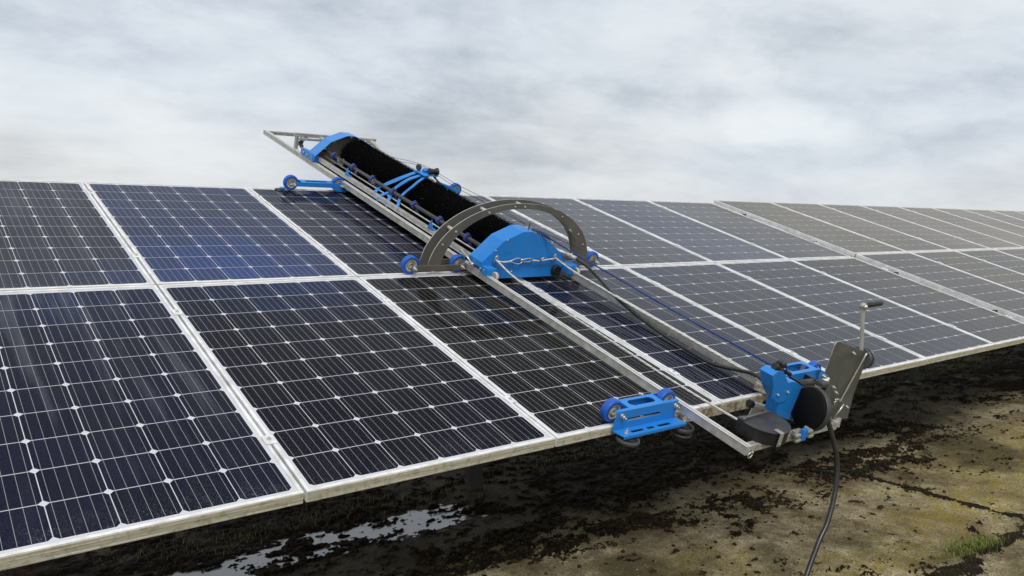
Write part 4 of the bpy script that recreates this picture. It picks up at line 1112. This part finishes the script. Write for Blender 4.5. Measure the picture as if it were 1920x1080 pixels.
b = MB(); b.box((1.828, -2.1275, .050), (1.852, -2.1230, .112), 0, .001); b.box((1.828, -2.1225, .108), (1.852, -2.090, .112), 0, .001); b.cyl((1.840, -2.131, .062), (1.840, -2.1275, .062), .006, 10); part(b, 'latch', 'cast', DR, PLANE)
b = MB(); b.beam((1.765, -1.985, .113), (1.950, -1.978, .113), .010, .010); b.cyl((1.765, -1.993, .113), (1.765, -1.975, .113), .008, 10); part(b, 'cover_bar', 'plate', DR, PLANE)
b = MB(); b.cyl((1.985, -1.870, .085), (2.105, -1.925, .062), .014, 18); part(b, 'tube', 'alu', DR, PLANE)
b = MB(); b.cyl((1.968, -1.862, .088), (1.990, -1.872, .084), .019, 18); part(b, 'tube_cap', 'black', DR, PLANE)
b = MB(); b.prism([(1.96, .008), (2.06, .010), (2.05, .062), (1.975, .075)], [], (0, -1.885, 0), UX, WZ, VY, .004); part(b, 'tube_bracket', 'alu', DR, PLANE)
# cable connector on top of the housing
b = MB(); b.cyl((1.925, -1.965, .318), (1.985, -1.955, .262), .024, 14); b.cyl((1.905, -1.96, .325), (1.930, -1.965, .315), .017, 12); b.box((1.93, -1.985, .318), (1.96, -1.945, .345), 0, .006); b.cyl((1.975, -1.975, .30), (2.005, -1.985, .285), .010, 10); part(b, 'connector_plug', 'black', DR, PLANE)
# the vertical reel in front
rc = Vector((2.128, -2.055, .142)); raxis = Vector((-.95, .22, .12)).normalized()
b = MB(); b.lathe(rc, raxis, [(1e-5, .018), (.088, .018), (.092, .014), (.092, -.026), (.088, -.030), (1e-5, -.030)], 44, closed=False); REEL = part(b, 'hose_reel', 'matt_black', DR, PLANE)
b = MB(); b.lathe(rc, raxis, [(.092, -.022), (.0965, -.020), (.0965, .006), (.092, .008)], 44); part(b, 'rim', 'dkgrey', REEL, PLANE)
b = MB(); b.box((2.155, -2.065, .238), (2.20, -2.02, .262), 0, .005); part(b, 'reel_bracket', 'dkgrey', DR, PLANE)
b = MB(); gn = rc + raxis * .026 + Vector((.02, -.026, -.02)); b.cyl(gn, gn + raxis * .008, .005, 8); part(b, 'grease_nipple', 'steel', DR, PLANE)
b = MB()
for u in (2.018, 2.036): b.box((u - .006, -2.125, .040), (u + .006, -2.106, .094), 0, .002)
part(b, 'clip', 'blue', DR, PLANE)
for u, w in ((1.985, .068), (1.998, .042), (2.072, .074), (2.090, .048)):
    b = MB(); b.box((u - .017, -2.122, w - .007), (u + .017, -2.104, w + .008), 0, .003); part(b, 'flange_block', 'cast', DR, PLANE)
b = MB(); b.cyl((2.20, -2.075, .155), (2.235, -2.09, .145), .016, 12); b.cyl((2.195, -2.07, .158), (2.205, -2.076, .155), .021, 12); part(b, 'hose_outlet', 'grey_rubber', DR, PLANE)

# ------------------------------------------------------------------ crank winch
CW = mthing('crank_winch', PLANE, (2.33, -2.07, .03), 'grey steel winch plate with an upright crank and black handle', 'winch')
plate = [(2.128, .448), (2.134, .462), (2.150, .462), (2.412, .388), (2.452, .300), (2.452, .170), (2.480, .040), (2.345, .060), (2.192, .159), (2.190, .284), (2.126, .322)]
b = MB(); b.prism(plate, [slot(2.372, 2.378, .142, .148)], (0, -2.065, 0), UX, WZ, VY, .004, 0, 1); part(b, 'plate', ('plate', 'steel'), CW, PLANE)
b = MB(); b.prism([(0, .385), (.05, .372), (.05, .12), (0, .10)], [], (2.452, -2.0605, 0), VY, WZ, (-1, 0, 0), .004); part(b, 'fold', 'plate', CW, PLANE)
b = MB(); b.tube(catmull([(2.398, -2.080, .388), (2.385, -2.082, .372), (2.355, -2.080, .27), (2.326, -2.078, .172), (2.318, -2.080, .164), (2.290, -2.080, .176), (2.268, -2.078, .176)], 5), .0042, 8); part(b, 'lever_rod', 'steel', CW, PLANE)
b = MB(); b.tube([(2.362, -2.078, .140), (2.345, -2.08, .115), (2.312, -2.078, .070)], .0045, 8); part(b, 'lower_rod', 'steel', CW, PLANE)
b = MB(); b.tube([(2.268 + .010 * math.cos(a) + .01, -2.080, .160 + .010 * math.sin(a)) for a in [i * PI / 6 for i in range(10)]], .0034, 7); part(b, 'rod_hook', 'steel', CW, PLANE)
for u, w in ((2.305, .392), (2.238, .236), (2.275, .205), (2.425, .110)): bolt(CW, PLANE, (u, -2.0655, w), (0, -1, 0), .006, .014)
b = MB(); b.cyl((2.462, -2.03, .335), (2.495, -2.03, .332), .044, 28); b.cyl((2.456, -2.03, .335), (2.462, -2.03, .335), .052, 28); b.cyl((2.495, -2.03, .332), (2.502, -2.03, .332), .050, 28); part(b, 'winch_drum', 'plate', CW, PLANE)
b = MB(); b.cyl((2.43, -2.03, .335), (2.515, -2.03, .331), .009, 12); part(b, 'axle', 'steel', CW, PLANE)
# crank arm, knob, handle
A0 = Vector((2.428, -2.040, .375)); A1 = Vector((2.425, -1.980, .569))
b = MB(); b.beam(A0, A1, .024, .007, (0, 1, 0)); b.cyl(A1 + Vector((-.002, -.010, 0)), A1 + Vector((.002, .008, 0)), .016, 20); part(b, 'crank_arm', 'cast', CW, PLANE)
b = MB(); b.lathe(A1 + Vector((0, -.010, 0)), (0, -1, 0), [(.0115, 0), (.011, .004), (.007, .009), (1e-5, .011)], 16, closed=False); part(b, 'cap_nut', 'steel', CW, PLANE)
b = MB(); H0 = A1 + Vector((.012, .002, .002)); H1 = A1 + Vector((.158, .0, .006)); dd = H1 - H0; L = dd.length
b.lathe(H0, dd, [(1e-5, 0), (.009, 0), (.0115, .004), (.0125, L * .3), (.0130, L * .6), (.0125, L * .92), (.010, L), (1e-5, L)], 18, closed=False); part(b, 'handle', 'black', CW, PLANE)

# ------------------------------------------------------------------ ropes, hoses, wires
def line(name, pts, r, matn, label, cat, n=8, seg=8, space=PLANE, group=None):
    b = MB(); b.tube(catmull(pts, n), r, seg); o = b.obj(name, matn, None, space); return tag(o, label, cat, group)
line('white_rope', [(1.757, -.205, .152), (1.80, -.36, .095), (1.862, -.62, .052), (1.871, -1.087, .042), (1.860, -1.567, .040), (1.852, -1.93, .052), (1.85, -1.96, .070)], .0055, 'rope_w', 'speckled white rope from the left hook of the hood down to the drum cover', 'rope', group='white pull ropes')
line('white_rope', [(2.200, -.205, .155), (2.262, -.33, .110), (2.318, -.545, .080), (2.327, -.8, .070), (2.330, -1.047, .068), (2.330, -1.30, .066), (2.325, -1.581, .064), (2.315, -1.74, .062), (2.30, -1.88, .06)], .0058, 'rope_w', 'speckled white rope from the right hook, lying beside the right rail', 'rope', group='white pull ropes')
line('blue_rope', [(2.03, -.14, .312), (2.09, -.19, .292), (2.22, -.32, .230), (2.36, -.56, .165), (2.43, -.90, .125), (2.425, -1.15, .122), (2.351, -1.43, .150), (2.214, -1.79, .200), (1.96, -1.955, .315)], .0050, 'rope_b', 'dark blue cord running from the hood peak down to the drive housing', 'rope')
line('water_hose', [(2.345, -.235, .156), (2.372, -.31, .135), (2.385, -.40, .105), (2.352, -.62, .060), (2.318, -.84, .040), (2.292, -1.05, .030), (2.283, -1.25, .026), (2.290, -1.42, .026), (2.300, -1.56, .060), (2.285, -1.66, .088), (2.262, -1.76, .085), (2.20, -1.90, .09)], .0095, 'hose', 'thick black hose lying along the right rail down to the drive', 'hose', n=10, seg=14)
line('supply_hose', [(2.205, -.425, .80), (2.140, -.440, .828), (2.160, -.450, .790), (2.185, -.465, .700), (2.199, -.480, .606), (2.183, -.490, .496), (2.110, -.500, .364), (2.040, -.500, .285), (1.940, -.505, .160), (1.84, -.52, .060), (1.70, -.60, .016), (1.45, -.80, .016), (1.1, -1.1, .016), (0.8, -1.5, .016)][0:], .0108, 'hose', 'black supply hose hanging from the reel down to the ground', 'hose', n=10, seg=14, space=ID)
for k in (0, 1):
    o = .022 * k
    line('steel_wire', [(2.27, 2.36, .165 - o), (2.14, 1.75, .262 - o), (2.0, 1.08, .368 - o * .5), (2.07, .75, .330 - o), (2.10, .42, .320 - o), (2.044, -.06, .318 - o * .2)], .0016, 'wire', ('upper' if k == 0 else 'lower') + ' thin dark wire stretched along the top of the brush', 'wire', n=6, seg=5, group='thin wires along the brush')
line('thin_cord', [(2.04, -.14, .318), (2.30, -.25, .24), (2.62, -.10, .125), (2.74, -.02, .08)], .0016, 'wire', 'thin cord from the hood peak to the right foot of the arch', 'cord', n=6, seg=5)
b = MB()
for k in range(5):
    c = Vector((2.065 + .011 * k, -.165 - .010 * k, .300 - .004 * k)); b.tube([c + Vector((0, .010 * math.cos(a), .010 * math.sin(a))) for a in [i * PI / 5 for i in range(11)]], .003, 6)
b.tube([(2.11, -.20, .285), (2.125, -.215, .265), (2.118, -.22, .25)], .0025, 6)
tag(b.obj('rope_knot', 'rope_b', None, PLANE), 'dark knotted cord end on the right slope of the blue hood', 'knot')
